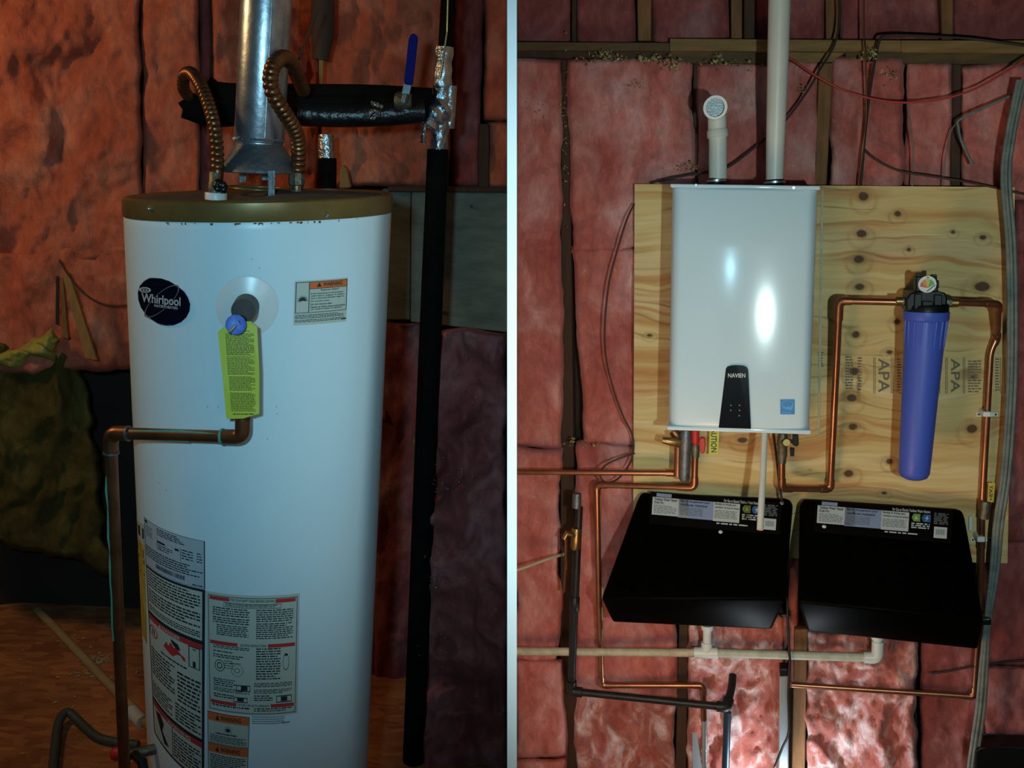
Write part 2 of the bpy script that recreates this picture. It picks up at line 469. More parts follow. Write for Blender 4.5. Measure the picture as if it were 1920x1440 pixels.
def plank(parent, bay, quad, depth, thick, m, name='stud', bev=.003, label=None):
    bm = bevel(slab(bay, quad, depth, thick), bev, 1)
    o = obj(name, bm, m, parent, bay); 
    if label: o['label'] = label
    return o

def Q(x0, y0, x1, y1): return [(x0, y0), (x1, y0), (x1, y1), (x0, y1)]

def sheet(bay, quad, depth, thick): return slab(bay, quad, depth, thick)

# ---- wall behind the storage heater
wall_left = obj('wall_left', sheet(L, [(-260, -140), (956, -140), (956, 1640), (-260, 1640)], WL + .30, .05), M_dark, bay=L)
tag(wall_left, 'insulated wall behind the tall storage water heater', 'wall', kind='structure')
def bl(*a, **k): return batt(wall_left, L, *a, **k)
bl([(-60, -60), (262, -60), (268, 480), (-60, 520)], WL, .075, .045, 3, M_pinkL, jit=6, fold=1.4)
bl([(-60, 470), (266, 452), (262, 690), (-60, 700)], WL, .06, .045, 11, M_pinkL, jit=12, fold=1.2)
bl([(264, -60), (374, -60), (378, 420), (272, 420)], WL, .07, .050, 5, M_pinkL, jit=4)
bl([(373, -60), (396, -60), (400, 420), (377, 420)], WL, .025, .008, 6, M_mauve, cell=4, jit=2)
bl([(395, -60), (598, -60), (600, 420), (398, 420)], WL, .07, .050, 7, M_pinkL)
bl([(597, -60), (850, -60), (842, 352), (600, 352)], WL, .07, .060, 8, M_pinkL, fold=1.6)
bl([(852, -60), (908, -60), (900, 352), (846, 352)], WL, .03, .020, 9, M_mauve, cell=4, jit=3)
bl([(908, -60), (956, -60), (956, 228), (908, 228)], WL, .055, .035, 12, M_pinkL)
bl([(916, 232), (956, 232), (956, 356), (912, 356)], WL, .06, .03, 13, M_pinkL)
bl([(268, 416), (735, 416), (735, 800), (268, 800)], WL, .05, .04, 14, M_pinkL, cell=12)
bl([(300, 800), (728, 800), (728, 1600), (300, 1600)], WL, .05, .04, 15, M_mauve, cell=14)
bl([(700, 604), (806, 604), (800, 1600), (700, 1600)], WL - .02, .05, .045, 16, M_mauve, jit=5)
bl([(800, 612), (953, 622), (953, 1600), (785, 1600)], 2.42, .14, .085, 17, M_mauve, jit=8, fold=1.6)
plank(wall_left, L, Q(898, 232, 917, 356), WL - .04, .06, M_darkstud)
plank(wall_left, L, [(716, 354), (771, 354), (769, 600), (716, 600)], 2.62, .04, M_greyboard, 'board', .003)
plank(wall_left, L, [(772, 355), (956, 357), (956, 624), (770, 604)], 2.61, .04, M_greyboard, 'board', .003)
plank(wall_left, L, [(727, 350), (956, 352), (956, 362), (727, 360)], 2.60, .06, M_darkstud, 'board', .003)
for bx, by in ((884, 387), (826, 583)):
    c = L.P(bx, by, 2.605); lathe_obj('nail', c, c - L.fw * .004, [(0, .005), (1, .005)], M_ink, wall_left, n=10)

# lower left: open cavity, backing coloured dark for its shade, floor
floor_l = bm_new()
fl = [L.floor(x, y, FLOOR_H) for x, y in ((-330, 1175), (400, 1085), (956, 1075))]
near = [Vector(p) for p in (L.floor(1000, 2900, FLOOR_H), L.floor(-600, 2900, FLOOR_H))]
pts = [Vector(p) for p in fl] + near
hull(floor_l, pts, [p - L.up * .02 for p in pts])
floor = obj('floor', floor_l, M_osb, bay=L)
tag(floor, 'orange brown strand board floor under the storage heater', 'floor', kind='structure')
back_l = obj('cavity_backing', hull(bm_new(), [Vector(fl[0]) - L.up * .4, Vector(fl[1]) - L.up * .4, Vector(fl[1]) + L.up * 1.9, Vector(fl[0]) + L.up * 1.9],
        [Vector(fl[0]) - L.up * .4 + L.fw * .04, Vector(fl[1]) - L.up * .4 + L.fw * .04, Vector(fl[1]) + L.up * 1.9 + L.fw * .04, Vector(fl[0]) + L.up * 1.9 + L.fw * .04]), M_dark, wall_left, L)

# yellow batt slumped in the cavity
yb = thing('insulation_roll', 'slumped yellow glass wool insulation bulging left of the storage heater', 'insulation', L.P(110, 1060, 2.72), L)
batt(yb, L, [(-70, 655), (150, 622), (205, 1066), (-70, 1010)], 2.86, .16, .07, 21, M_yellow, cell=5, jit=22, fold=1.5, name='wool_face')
batt(yb, L, [(24, 660), (66, 634), (112, 626), (104, 676)], 2.66, .06, .04, 23, M_yellow2, cell=2, jit=12, name='lit_tuft', rgh=.02)  # tufts coloured brighter as the lit top of the wool
batt(yb, L, [(-40, 672), (34, 652), (62, 664), (40, 694)], 2.66, .05, .04, 24, M_yellow2, cell=2, jit=12, name='lit_tuft', rgh=.02)
batt(yb, L, [(60, 640), (92, 622), (112, 640), (100, 668)], 2.62, .05, .03, 25, M_yellow2, cell=2, jit=12, name='lit_tuft', rgh=.02)

# ---- wall behind the tankless heater
wall_right = obj('wall_right', sheet(R_, [(964, -140), (2140, -140), (2140, 1640), (964, 1640)], WR + .09, .05), M_dark, bay=R_)
tag(wall_right, 'stud wall filled with pink batts behind the tankless heater', 'wall', kind='structure')
def br(*a, **k): return batt(wall_right, R_, *a, **k)
# upper row above the plates
for i, (a, b) in enumerate(((964, 1072), (1078, 1192), (1222, 1368), (1392, 1548), (1574, 1762), (1786, 2120))):
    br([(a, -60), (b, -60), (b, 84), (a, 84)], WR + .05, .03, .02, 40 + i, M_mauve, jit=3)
# main row
br([(964, 108), (1052, 110), (1055, 842), (964, 838)], WR, .04, .022, 50, M_pink, jit=4)
br([(1066, 106), (1302, 112), (1306, 470), (1072, 470)], WR, .04, .024, 51, M_pink, jit=7)
br([(1072, 462), (1250, 462), (1250, 838), (1094, 832)], WR, .04, .022, 52, M_pink, jit=5)
br([(1306, 118), (1536, 112), (1534, 380), (1310, 380)], WR, .035, .024, 53, M_pink, jit=5)
br([(1560, 104), (1698, 110), (1690, 380), (1552, 380)], WR, .035, .030, 54, M_pink, jit=8)
br([(1699, 116), (1785, 116), (1786, 380), (1694, 380)], WR, .035, .026, 55, M_pink, jit=5)
br([(1801, 120), (2120, 120), (2120, 380), (1800, 380)], WR, .04, .030, 56, M_pink, jit=6)
# lower rows
br([(964, 836), (1056, 840), (1048, 1240), (964, 1240)], WR, .045, .024, 60, M_pink, jit=7)
br([(964, 1236), (1052, 1236), (1064, 1420), (964, 1424)], WR, .05, .030, 61, M_pink, jit=7)
br([(964, 1420), (1066, 1420), (1066, 1600), (964, 1600)], WR, .05, .030, 68, M_pink, jit=7)
br([(1080, 828), (1245, 834), (1276, 1310), (1076, 1300)], WR, .045, .030, 62, M_pink, jit=7)
br([(1078, 1296), (1268, 1310), (1262, 1600), (1082, 1600)], WR, .05, .050, 63, M_torn, rgh=.022, jit=9, fold=2)
br([(1286, 1150), (1476, 1150), (1470, 1600), (1290, 1600)], WR, .05, .052, 64, M_torn, rgh=.022, jit=9, fold=2.0)
br([(1476, 1020), (1500, 1020), (1496, 1290), (1480, 1290)], WR + .01, .03, .012, 69, M_pink, jit=3)
br([(1514, 1180), (1722, 1190), (1716, 1600), (1506, 1600)], WR, .05, .052, 65, M_torn, rgh=.022, jit=10, fold=2.0)
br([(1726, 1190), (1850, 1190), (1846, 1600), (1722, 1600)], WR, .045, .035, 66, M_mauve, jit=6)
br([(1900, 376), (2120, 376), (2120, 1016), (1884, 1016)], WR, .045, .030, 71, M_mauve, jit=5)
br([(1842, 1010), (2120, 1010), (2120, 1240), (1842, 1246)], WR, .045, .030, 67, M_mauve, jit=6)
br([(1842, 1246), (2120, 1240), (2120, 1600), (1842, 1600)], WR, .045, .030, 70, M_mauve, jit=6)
# framing
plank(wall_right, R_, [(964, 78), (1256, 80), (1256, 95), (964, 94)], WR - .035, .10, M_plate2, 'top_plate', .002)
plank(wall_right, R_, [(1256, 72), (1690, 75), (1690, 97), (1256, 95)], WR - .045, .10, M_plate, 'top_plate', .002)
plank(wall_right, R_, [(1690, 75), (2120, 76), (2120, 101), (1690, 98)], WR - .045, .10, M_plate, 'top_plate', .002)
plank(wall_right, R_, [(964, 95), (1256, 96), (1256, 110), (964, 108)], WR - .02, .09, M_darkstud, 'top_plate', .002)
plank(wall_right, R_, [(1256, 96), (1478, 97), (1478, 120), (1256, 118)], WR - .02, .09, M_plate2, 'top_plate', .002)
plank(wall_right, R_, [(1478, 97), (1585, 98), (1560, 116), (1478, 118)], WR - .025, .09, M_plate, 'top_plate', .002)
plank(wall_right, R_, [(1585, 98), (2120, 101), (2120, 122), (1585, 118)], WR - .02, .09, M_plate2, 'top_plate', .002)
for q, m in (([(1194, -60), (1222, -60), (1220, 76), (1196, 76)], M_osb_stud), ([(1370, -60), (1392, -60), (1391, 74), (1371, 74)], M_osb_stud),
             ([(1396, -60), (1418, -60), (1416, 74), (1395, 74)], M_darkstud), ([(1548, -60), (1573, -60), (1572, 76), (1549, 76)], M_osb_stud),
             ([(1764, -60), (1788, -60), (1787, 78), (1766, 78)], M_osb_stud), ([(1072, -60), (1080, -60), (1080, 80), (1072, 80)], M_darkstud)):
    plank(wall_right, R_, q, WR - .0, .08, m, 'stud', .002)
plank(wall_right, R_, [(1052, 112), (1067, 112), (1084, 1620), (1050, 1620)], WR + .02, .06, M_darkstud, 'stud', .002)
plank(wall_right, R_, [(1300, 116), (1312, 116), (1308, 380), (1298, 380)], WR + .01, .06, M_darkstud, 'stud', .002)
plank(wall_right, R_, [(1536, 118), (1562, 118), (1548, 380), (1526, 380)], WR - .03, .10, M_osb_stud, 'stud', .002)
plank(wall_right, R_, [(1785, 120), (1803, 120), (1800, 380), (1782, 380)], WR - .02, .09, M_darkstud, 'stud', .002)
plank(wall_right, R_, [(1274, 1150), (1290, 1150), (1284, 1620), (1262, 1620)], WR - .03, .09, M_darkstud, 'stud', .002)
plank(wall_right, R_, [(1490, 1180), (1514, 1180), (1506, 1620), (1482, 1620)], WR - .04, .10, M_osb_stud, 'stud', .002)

# loose fluff caught along the plates and batt edges
def flecks(parent, bay, spots, m, seed, name='loose_fluff'):
    rnd = random.Random(seed); bm = bm_new()
    for cx, cy, sx, sy, d, n, sz in spots:
        for _ in range(n):
            x, y = rnd.gauss(cx, sx), rnd.gauss(cy, sy); r_ = sz * rnd.uniform(.4, 1.3)
            vs = [bm.verts.new(bay.P(x + rnd.uniform(-r_, r_), y + rnd.uniform(-r_, r_), d - rnd.uniform(0, .012))) for _ in range(4)]
            for f_ in ((0, 1, 2), (0, 2, 3), (0, 3, 1), (1, 3, 2)): bm.faces.new([vs[i] for i in f_])
    obj(name, bm, m, parent)['kind'] = 'stuff'
M_fluff = mat('greenish_fluff', (.20, .19, .07, 1), .95, col2=(.42, .36, .16, 1), scale=60)
flecks(wall_right, R_, [(1140, 104, 14, 5, 3.06, 60, 4), (1155, 112, 40, 5, 3.06, 60, 3), (1220, 112, 14, 5, 3.06, 50, 4), (1262, 122, 10, 6, 3.06, 40, 4), (1345, 108, 8, 6, 3.06, 30, 4), (1380, 120, 40, 5, 3.06, 50, 3),
    (1672, 140, 7, 7, 3.06, 40, 3), (1195, 160, 12, 4, 3.06, 30, 2.5), (1290, 312, 16, 6, 3.06, 50, 3), (1635, 100, 10, 8, 3.04, 40, 4), (1000, 210, 20, 12, 3.07, 20, 2.5), (1060, 240, 3, 80, 3.10, 60, 3), (1090, 832, 20, 4, 3.06, 30, 3), (1505, 165, 4, 8, 3.06, 20, 2.5), (1545, 1040, 20, 3, 3.05, 16, 3)], M_fluff, 1)
M_fluff2 = mat('pale_fluff', (.30, .22, .15, 1), .95, col2=(.40, .34, .26, 1), scale=60)
flecks(wall_left, L, [(860, 900, 30, 20, 2.25, 50, 2.5), (880, 1000, 40, 60, 2.25, 50, 2.2), (820, 1090, 8, 16, 2.25, 30, 2.5), (850, 1230, 40, 60, 2.25, 30, 2), (740, 940, 12, 60, 2.66, 16, 2), (900, 700, 40, 40, 2.26, 20, 2)], M_fluff2, 2)

# ---- added white panel, no real wall, parting the two rooms and their light
dz0, dz1 = 1.15, 3.35
e0 = [np.array([(x - PX) / F * dz0, y, dz0]) for x in (951, 969) for y in (-1.7, 1.9)]
tdir = unit(np.array([(960 - PX) / F, 0, 1])) * (dz1 - dz0)
bm = bm_new()
fr = [Vector(cw(e0[k])) for k in (0, 2, 3, 1)]
bk = [Vector(cw(e0[k] + tdir)) for k in (0, 2, 3, 1)]
hull(bm, fr, bk)
mid_divider = obj('added_divider', bm, M_divider)
tag(mid_divider, 'thin white added divider panel seen edge-on between the two rooms', 'wall', kind='structure')

# ================================================================ STORAGE WATER HEATER (left)
# axis through the centre of the top ring; ring must span 229..735 px
dL = L.d
aL = unit(np.array([1, 0, 0.]) - dL * dL[0]); bL = np.cross(dL, aL)
RT = .255
th = np.linspace(0, 2 * np.pi, 360)
CT = np.array([(482 - PX) / F, (366 - PY) / F, 1.]) * 1.8
for _ in range(20):
    c = CT + RT * (np.cos(th)[:, None] * aL + np.sin(th)[:, None] * bL)
    q = c[:, :2] / c[:, 2:] * F + [PX, PY]
    Wd = np.ptp(q[:, 0]); md = (q[:, 0].max() + q[:, 0].min()) / 2; my = (q[:, 1].max() + q[:, 1].min()) / 2
    CT = CT * (Wd / 506); CT[0] += (482 - md) / F * CT[2]; CT[1] += (365 - my) / F * CT[2]
ql, qr = q[q[:, 0].argmin()], q[q[:, 0].argmax()]
KS = ((qr[1] - 362) - (ql[1] - 369)) / F * CT[2] / (2 * RT)     # small tilt of the rings
TAPER = .043                                                    # radius lost per metre of height
def rad_at(h): return RT * (1 - TAPER * h)
def tank_pt(phi, h, off=0.0):
    """phi 0 = right, positive towards the viewer; h metres below the top ring"""
    phi = np.asarray(phi, float); h = np.asarray(h, float)
    r = rad_at(h) + off
    dirv = np.cos(phi)[..., None] * aL - np.sin(phi)[..., None] * np.cross(dL, aL) * SG
    return cw(CT + dL * (h - KS * np.cos(phi) * RT)[..., None] + dirv * np.asarray(r)[..., None])
SG = 1.0 if np.cross(dL, aL)[2] > 0 else -1.0
bF = -np.cross(dL, aL) * SG        # towards the viewer
def tank_hit(px, py):
    """pixel -> (phi, h) on the jacket"""
    r = rays(px, py); h = 0.3
    for _ in range(12):
        R0 = rad_at(h)
        rp = r - dL * r.dot(dL); cp = CT - dL * CT.dot(dL)
        A = rp.dot(rp); B = rp.dot(cp); Cc = cp.dot(cp) - R0 * R0
        disc = max(B * B - A * Cc, 0); t = (B - math.sqrt(disc)) / A
        qv = r * t - CT; h = qv.dot(dL)
    pv = qv - dL * h
    phi = math.atan2(pv.dot(bF), pv.dot(aL))
    return phi, h + KS * math.cos(phi) * RT
def tank_map(quad):
    ph = [tank_hit(x, y) for x, y in quad]           # TL TR BR BL
    def f(u, v, off=0.0):
        u = np.asarray(u, float); v = np.asarray(v, float)
        P_ = sum(np.multiply.outer(wt, np.array(p)) for wt, p in zip(((1 - u) * (1 - v), u * (1 - v), u * v, (1 - u) * v), ph))
        return tank_pt(P_[..., 0], P_[..., 1], off)
    return f
def tank_px(px, py, off=.001):
    ph, h = tank_hit(px, py); return Vector(tank_pt(ph, h, off))
def plane_map(bay, quad, depths):
    if not isinstance(depths, (list, tuple)): depths = [depths] * 4
    P4 = [np.array(bay(x, y, d)) for (x, y), d in zip(quad, depths)]
    nrm = unit(np.cross(P4[1] - P4[0], P4[3] - P4[0])); 
    if nrm.dot(np.array(bay.fw)) > 0: nrm = -nrm
    def f(u, v, off=0.0):
        u = np.asarray(u, float); v = np.asarray(v, float)
        r = sum(np.multiply.outer(wt, p) for wt, p in zip(((1 - u) * (1 - v), u * (1 - v), u * v, (1 - u) * v), P4))
        return r + nrm * off
    return f

# ---- printing helpers on any mapped surface
class Print:
    def __init__(s, f, off): s.f = f; s.off = off; s.bm = bm_new()
    def rect(s, u0, v0, u1, v1, nu=1, nv=1):
        uu = np.linspace(u0, u1, nu + 1); vv = np.linspace(v0, v1, nv + 1)
        U, W_ = np.meshgrid(uu, vv); p = s.f(U, W_, s.off)
        vs = [[s.bm.verts.new(p[j, i]) for i in range(nu + 1)] for j in range(nv + 1)]
        for j in range(nv):
            for i in range(nu): s.bm.faces.new((vs[j][i], vs[j + 1][i], vs[j + 1][i + 1], vs[j][i + 1]))
        return s
    def poly(s, pts):
        s.bm.faces.new([s.bm.verts.new(s.f(u, v, s.off)) for u, v in pts]); return s
    def frame(s, u0, v0, u1, v1, w, h, n=8):
        s.rect(u0, v0, u1, v0 + h, n); s.rect(u0, v1 - h, u1, v1, n); s.rect(u0, v0, u0 + w, v1, 1, n); s.rect(u1 - w, v0, u1, v1, 1, n); return s
    def text(s, body, u0, v0, u1, v1):
        vs, fs = text_geo(body)
        if not len(vs): return s
        p = s.f(u0 + (u1 - u0) * vs[:, 0], v1 + (v0 - v1) * vs[:, 1], s.off)
        q = [s.bm.verts.new(x) for x in p]
        for fc in fs:
            try: s.bm.faces.new([q[i] for i in fc])
            except ValueError: pass
        return s
    def fine(s, u0, v0, u1, v1, rows, seed=1, fill=.5, word=.06, lastshort=True):
        rnd = random.Random(seed); dv = (v1 - v0) / rows
        for r in range(rows):
            u = u0; end = u1 - (rnd.random() * .25 * (u1 - u0) if lastshort and rnd.random() < .3 else 0)
            while u < end - .005:
                w_ = min(end - u, word * (.35 + rnd.random() * 1.1)); s.rect(u, v0 + dv * r, u + w_, v0 + dv * (r + fill)); u += w_ + word * .22
        return s
    def ring(s, cu, cv, ru, rv, w, n=32, rot=0, ru2=None):
        a = np.linspace(0, 2 * np.pi, n + 1)[:-1]
        def pt(k, q):
            x, y = math.cos(a[k % n]) * ru * q, math.sin(a[k % n]) * rv * q
            return (cu + x * math.cos(rot) - y * math.sin(rot), cv + x * math.sin(rot) + y * math.cos(rot))
        for k in range(n):
            s.poly([pt(k, 1), pt(k + 1, 1), pt(k + 1, 1 - w), pt(k, 1 - w)])
        return s
    def disc(s, cu, cv, ru, rv, n=24):
        return s.poly([(cu + ru * math.cos(2 * math.pi * k / n), cv + rv * math.sin(2 * math.pi * k / n)) for k in range(n)])
    def done(s, name, m, parent):
        o = obj(name, s.bm, m, parent)
        if name in ('lettering', 'red_print', 'orange_header', 'button_mark', 'swoosh_print', 'grade_stamp', 'emblem', 'panel_paper', 'white_strip', 'icon_symbol'): o['kind'] = 'stuff'
        return o

_tc = {}
def text_geo(body):
    if body in _tc: return _tc[body]
    cu = bpy.data.curves.new('txt', 'FONT'); cu.body = body; cu.size = 1; cu.resolution_u = 3; cu.fill_mode = 'FRONT'; cu.offset = .018
    o = bpy.data.objects.new('txt', cu); COL.objects.link(o)
    dg = bpy.context.evaluated_depsgraph_get(); ev = o.evaluated_get(dg); me = ev.to_mesh()
    vs = np.array([v.co[:2] for v in me.vertices]); fs = [tuple(p.vertices) for p in me.polygons]
    ev.to_mesh_clear(); bpy.data.objects.remove(o); bpy.data.curves.remove(cu)
    if len(vs):
        lo, hi = vs.min(0), vs.max(0); vs = (vs - lo) / np.maximum(hi - lo, 1e-6)
    _tc[body] = (vs, fs); return _tc[body]

HT = 1.46
wh = thing('storage_water_heater', 'tall white storage water heater tank with bronze top rim', 'water heater', cw(CT + dL * HT), L)
def ring_lathe(name, prof, m, n=96, caps=True):
    bm = bm_new(); a = np.linspace(0, 2 * np.pi, n + 1)[:-1]; rings = []
    for h, off in prof:
        p = tank_pt(a, np.full(n, h), off); rings.append([bm.verts.new(x) for x in p])
    for i in range(len(rings) - 1):
        for k in range(n): bm.faces.new((rings[i][k], rings[i][(k + 1) % n], rings[i + 1][(k + 1) % n], rings[i + 1][k]))
    if caps: bm.faces.new(rings[0]); bm.faces.new(rings[-1][::-1])
    return obj(name, bm, m, wh, smooth='auto')
HB = .036
ring_lathe('jacket', [(HB - .01, -.004), (HB + .0, -.0015), (HB + .004, 0)] + [(.05 + i * .14, 0) for i in range(10)] + [(HT - .02, 0), (HT, -.01)], M_white_enamel)
ring_lathe('top_rim', [(.004, -.02), (.0, -.006), (.001, -.0015), (.004, .0015), (HB - .004, .0025), (HB, .001), (HB, -.01)], M_bronze, caps=False)
ring_lathe('lid', [(.005, -.235), (.003, -.12), (.004, -.008), (.02, -.008)], M_lid)
# raised collar round the flue
def lid_pt(px, py):
    """point on the lid plane under a pixel"""
    r = rays(px, py); u0 = unit(dL - KS * aL * 0); t = CT.dot(dL) / r.dot(dL); return Vector(cw(r * t))
fc = lid_pt(486, 357); dn_ = (Vector(cw(-dL)) - EYE).normalized()
bm = bm_new(); ring_pts = []
for i in range(33):
    a = 2 * math.pi * i / 32; ring_pts.append(fc + dn_ * .004 + L.rt * (.062 * math.cos(a)) + L.fw * (.062 * math.sin(a)))
tube(bm, ring_pts, .0035, 8, caps=False)
obj('flue_opening_rim', bm, M_bronze, wh, smooth=True)
for sx_, sy_ in ((283, 391), (611, 403)):
    a0 = tank_px(sx_, sy_, .0015); a1 = tank_px(sx_, sy_, .007)
    lathe_obj('screw', a0, a1, [(0, .0042), (.6, .0042), (1, .0025)], M_galv, wh, n=12)
rust = Print(lambda u, v, off: tank_pt(u, v, off), .0008)
rnd = random.Random(5)
for k in range(26):
    ph = rnd.choice([1.9, 1.45, 1.1, .8]) + rnd.gauss(0, .12); h0 = HB + .001; w_ = .004 + rnd.random() * .016
    rust.rect(ph, h0, ph + w_, h0 + .0015 + rnd.random() * .003)
rust.done('rust_specks', mat('rust', (.16, .055, .02, 1), .9), wh)['kind'] = 'stuff'
sp = Print(lambda u, v, off: tank_pt(u, v, off), .0006)
for x, y in ((487, 502), (500, 556), (519, 762), (502, 822), (390, 762), (410, 762), (695, 808), (300, 905), (312, 918), (474, 485), (425, 760), (520, 775), (700, 640)):
    ph, h = tank_hit(x, y); sp.rect(ph, h, ph + .005, h + .0016)
sp.done('specks', M_ink, wh)['kind'] = 'stuff'

# ---- brand badge: dark rounded egg with silver lettering
egg = [(290, 521), (303, 522), (318, 527), (333, 536), (346, 547), (353, 558), (357, 570), (356, 583), (350, 595), (340, 604), (326, 610), (312, 611),
       (298, 608), (285, 600), (274, 590), (265, 577), (260, 562), (259, 548), (263, 535), (271, 526), (281, 521)]
bm = bm_new(); cc = bm.verts.new(tank_px(308, 566, .0032)); vs = []; vi = []
for x, y in egg:
    vs.append(bm.verts.new(tank_px(x, y, .0006)))
    vi.append(bm.verts.new(tank_px(308 + (x - 308) * .95, 566 + (y - 566) * .95, .0030)))
n = len(vs)
for i in range(n):
    bm.faces.new((vs[i], vs[(i + 1) % n], vi[(i + 1) % n], vi[i])); bm.faces.new((vi[i], vi[(i + 1) % n], cc))
badge = obj('brand_badge', bm, M_badge, wh, smooth='auto'); badge['label'] = 'dark glossy egg-shaped badge'
def pxmap(quad):      # text boxes given directly in pixels on the tank
    def f(u, v, off):
        u = np.asarray(u, float); v = np.asarray(v, float); out = []
        X = (quad[0][0] * (1 - u) + quad[1][0] * u) * (1 - v) + (quad[3][0] * (1 - u) + quad[2][0] * u) * v
        Y = (quad[0][1] * (1 - u) + quad[1][1] * u) * (1 - v) + (quad[3][1] * (1 - u) + quad[2][1] * u) * v
        Xf, Yf = np.ravel(X), np.ravel(Y)
        out = []
        for x, y in zip(Xf, Yf):
            ph, h = tank_hit(x, y); out.append(tank_pt(ph, h, off))
        return np.array(out).reshape(np.shape(X) + (3,))
    return f
# lettering: baseline drops to the right
Print(pxmap([(269, 549), (341, 557), (341, 576), (269, 568)]), .0038).text('Whirlpool', 0, 0, 1, 1.15).done('lettering', M_silverink, badge)
Print(pxmap([(292, 570), (336, 575), (336, 580), (292, 575)]), .0038).text('WATER   HEATERS', 0, 0, 1, 1).done('lettering', M_silverink, badge)
Print(pxmap(Q(260, 530, 360, 600)), .0040).ring(.465, .49, .52, .17, .07, 40, -0.98).done('orbit_line', M_goldink, badge)
Print(pxmap(Q(260, 530, 360, 600)), .0038).ring(.155, .19, .11, .075, .35, 28, .12).ring(.155, .19, .05, .03, .5, 16, .12).done('emblem', M_silverink, badge)

# ---- upper warning label
def sticker(parent, quad, m, off=.0005, nu=10, nv=6, name='warning_label', label=None):
    f = tank_map(quad); o = Print(f, off).rect(0, 0, 1, 1, nu, nv).done(name, m, parent)
    if label: o['label'] = label
    return f, o
f, wl = sticker(wh, [(552.5, 527), (652, 520), (649, 602), (550, 610)], M_label, label='small white warning label with orange header, upper right')
Print(f, .0009).rect(.255, .035, .985, .19, 6).done('orange_header', M_orangeink, wl)
k = Print(f, .0013).frame(.02, .03, .985, .70 + .03, .012, .012).rect(.245, .03, .257, .73, 1, 3).rect(.25, .185, .985, .196, 5)
k.text('WARNING', .50, .06, .88, .15)
k.poly([(.38, .155), (.47, .155), (.425, .055)])
k.text('Explosion Hazard', .46, .21, .80, .255)
for i, (t, e) in enumerate((('If the temperature and pressure', .90), ('relief valve is dripping or leaking,', .93), ('have a licensed plumber repair it.', .92), ('Do not plug valve.', .63), ('Do not remove valve.', .68), ('Failure to follow these instructions', .95), ('can result in death or explosion.', .90))):
    y = (.285, .337, .389, .455, .52, .585, .637)[i]
    k.text(t, .28, y, e, y + .042)
k.fine(.02, .77, .93, .87, 3, 3, .45, .05).fine(.02, .885, .97, .95, 2, 4, .45, .05).rect(.88, .915, .985, .945)
c = (.14, .44); star = []
for i in range(18):
    a = math.pi * (1.12 + i / 17 * -1.24 - 0) ; rr = (.105 if i % 2 == 0 else .05)
    star.append((c[0] + math.cos(a) * rr, c[1] - math.sin(a) * rr * 1.15))
cn = [(c[0] + .045, c[1] + .05), (c[0], c[1] + .0), (c[0] - .045, c[1] + .05)]
for i in range(len(star) - 1): k.poly([star[i], star[i + 1], (c[0], c[1] + .01)])
k.done('lettering', M_ink, wl)

# ---- lower labels
f, o = sticker(wh, [(271, 968.5), (384.5, 1014.5), (385, 1105), (274, 1056)], M_plate_lbl, name='rating_plate', label='pale blue rating plate with bar code')
k = Print(f, .0009).frame(0, 0, 1, 1, .012, .008).fine(.3, .06, .72, .20, 4, 8, .5, .07).text('ASO', .05, .03, .14, .1) if False else Print(f, .0009).frame(0, 0, 1, 1, .012, .008).fine(.3, .05, .74, .20, 4, 8, .5, .07)
k.disc(.05, .06, .03, .035).fine(.05, .14, .2, .36, 5, 9, .35, .06).rect(.3, .3, .44, .345).fine(.32, .37, .56, .5, 3, 10, .45, .07).rect(.6, .3, .66, .345)
k.rect(.02, .385, .3, .39).rect(.3, .27, .306, .5, 1, 2).rect(.68, .27, .686, .53, 1, 2).fine(.7, .28, .85, .5, 4, 12, .4, .07).fine(.9, .28, .97, .5, 4, 13, .4, .04)
k.fine(.03, .56, .97, .80, 5, 14, .5, .05).rect(.3, .74, .3, .74)
rnd = random.Random(3); u = .26
while u < .73:
    w_ = rnd.choice([.004, .008, .012]); k.rect(u, .82, u + w_, .91); u += w_ + rnd.choice([.005, .009])
k.fine(.84, .94, .98, .97, 1, 2, .8, .03)
k.done('lettering', M_ink, o)
# tall black-bordered instruction label
f, o = sticker(wh, [(274, 1057), (385, 1106), (383, 1470), (289.5, 1372)], M_ink, .0004, 10, 20, 'instruction_label', 'tall black-bordered danger label')
Print(f, .0008).rect(.035, .012, .965, .255, 8, 4).rect(.035, .275, .965, .765, 8, 8).rect(.035, .785, .965, .985, 8, 4).done('panel_paper', M_label, o)
k = Print(f, .0012).fine(.06, .02, .94, .11, 6, 21, .5, .06).fine(.06, .12, .94, .20, 5, 22, .5, .06).fine(.06, .212, .94, .245, 3, 23, .5, .05)
k.fine(.06, .455, .55, .62, 9, 24, .5, .07).fine(.50 + .1, .47, .95, .64, 8, 25, .5, .07).fine(.06, .66, .5, .755, 6, 26, .5, .07).fine(.55, .65, .95, .755, 6, 27, .5, .07).fine(.3, .425, .75, .436, 1, 2, .8, .05)
k.rect(.475, .81, .485, .98, 1, 2).fine(.5, .835, .95, .975, 8, 28, .5, .07)
k.frame(.78, .30, .94, .41, .012, .004).rect(.84, .375, .88, .405).rect(.84, .31, .88, .316).poly([(.5, .315), (.62, .325), (.66, .35), (.6, .355), (.52, .335)])
k.poly([(.10, .83), (.22, .815), (.3, .85), (.26, .9), (.4, .955), (.3, .965), (.2, .9)])
k.text('N', .11, .335, .17, .375)
k.done('lettering', M_ink, o)
k = Print(f, .0011).rect(.035, .275, .965, .301, 8).rect(.035, .785, .965, .812, 8)
k.ring(.14, .355, .10, .034, .2, 24)
k.poly([(.36, .385), (.42, .345), (.45, .365), (.50, .335), (.55, .355), (.60, .345), (.66, .37), (.72, .375), (.74, .395), (.5, .405)])
k.done('red_print', M_redink, o)
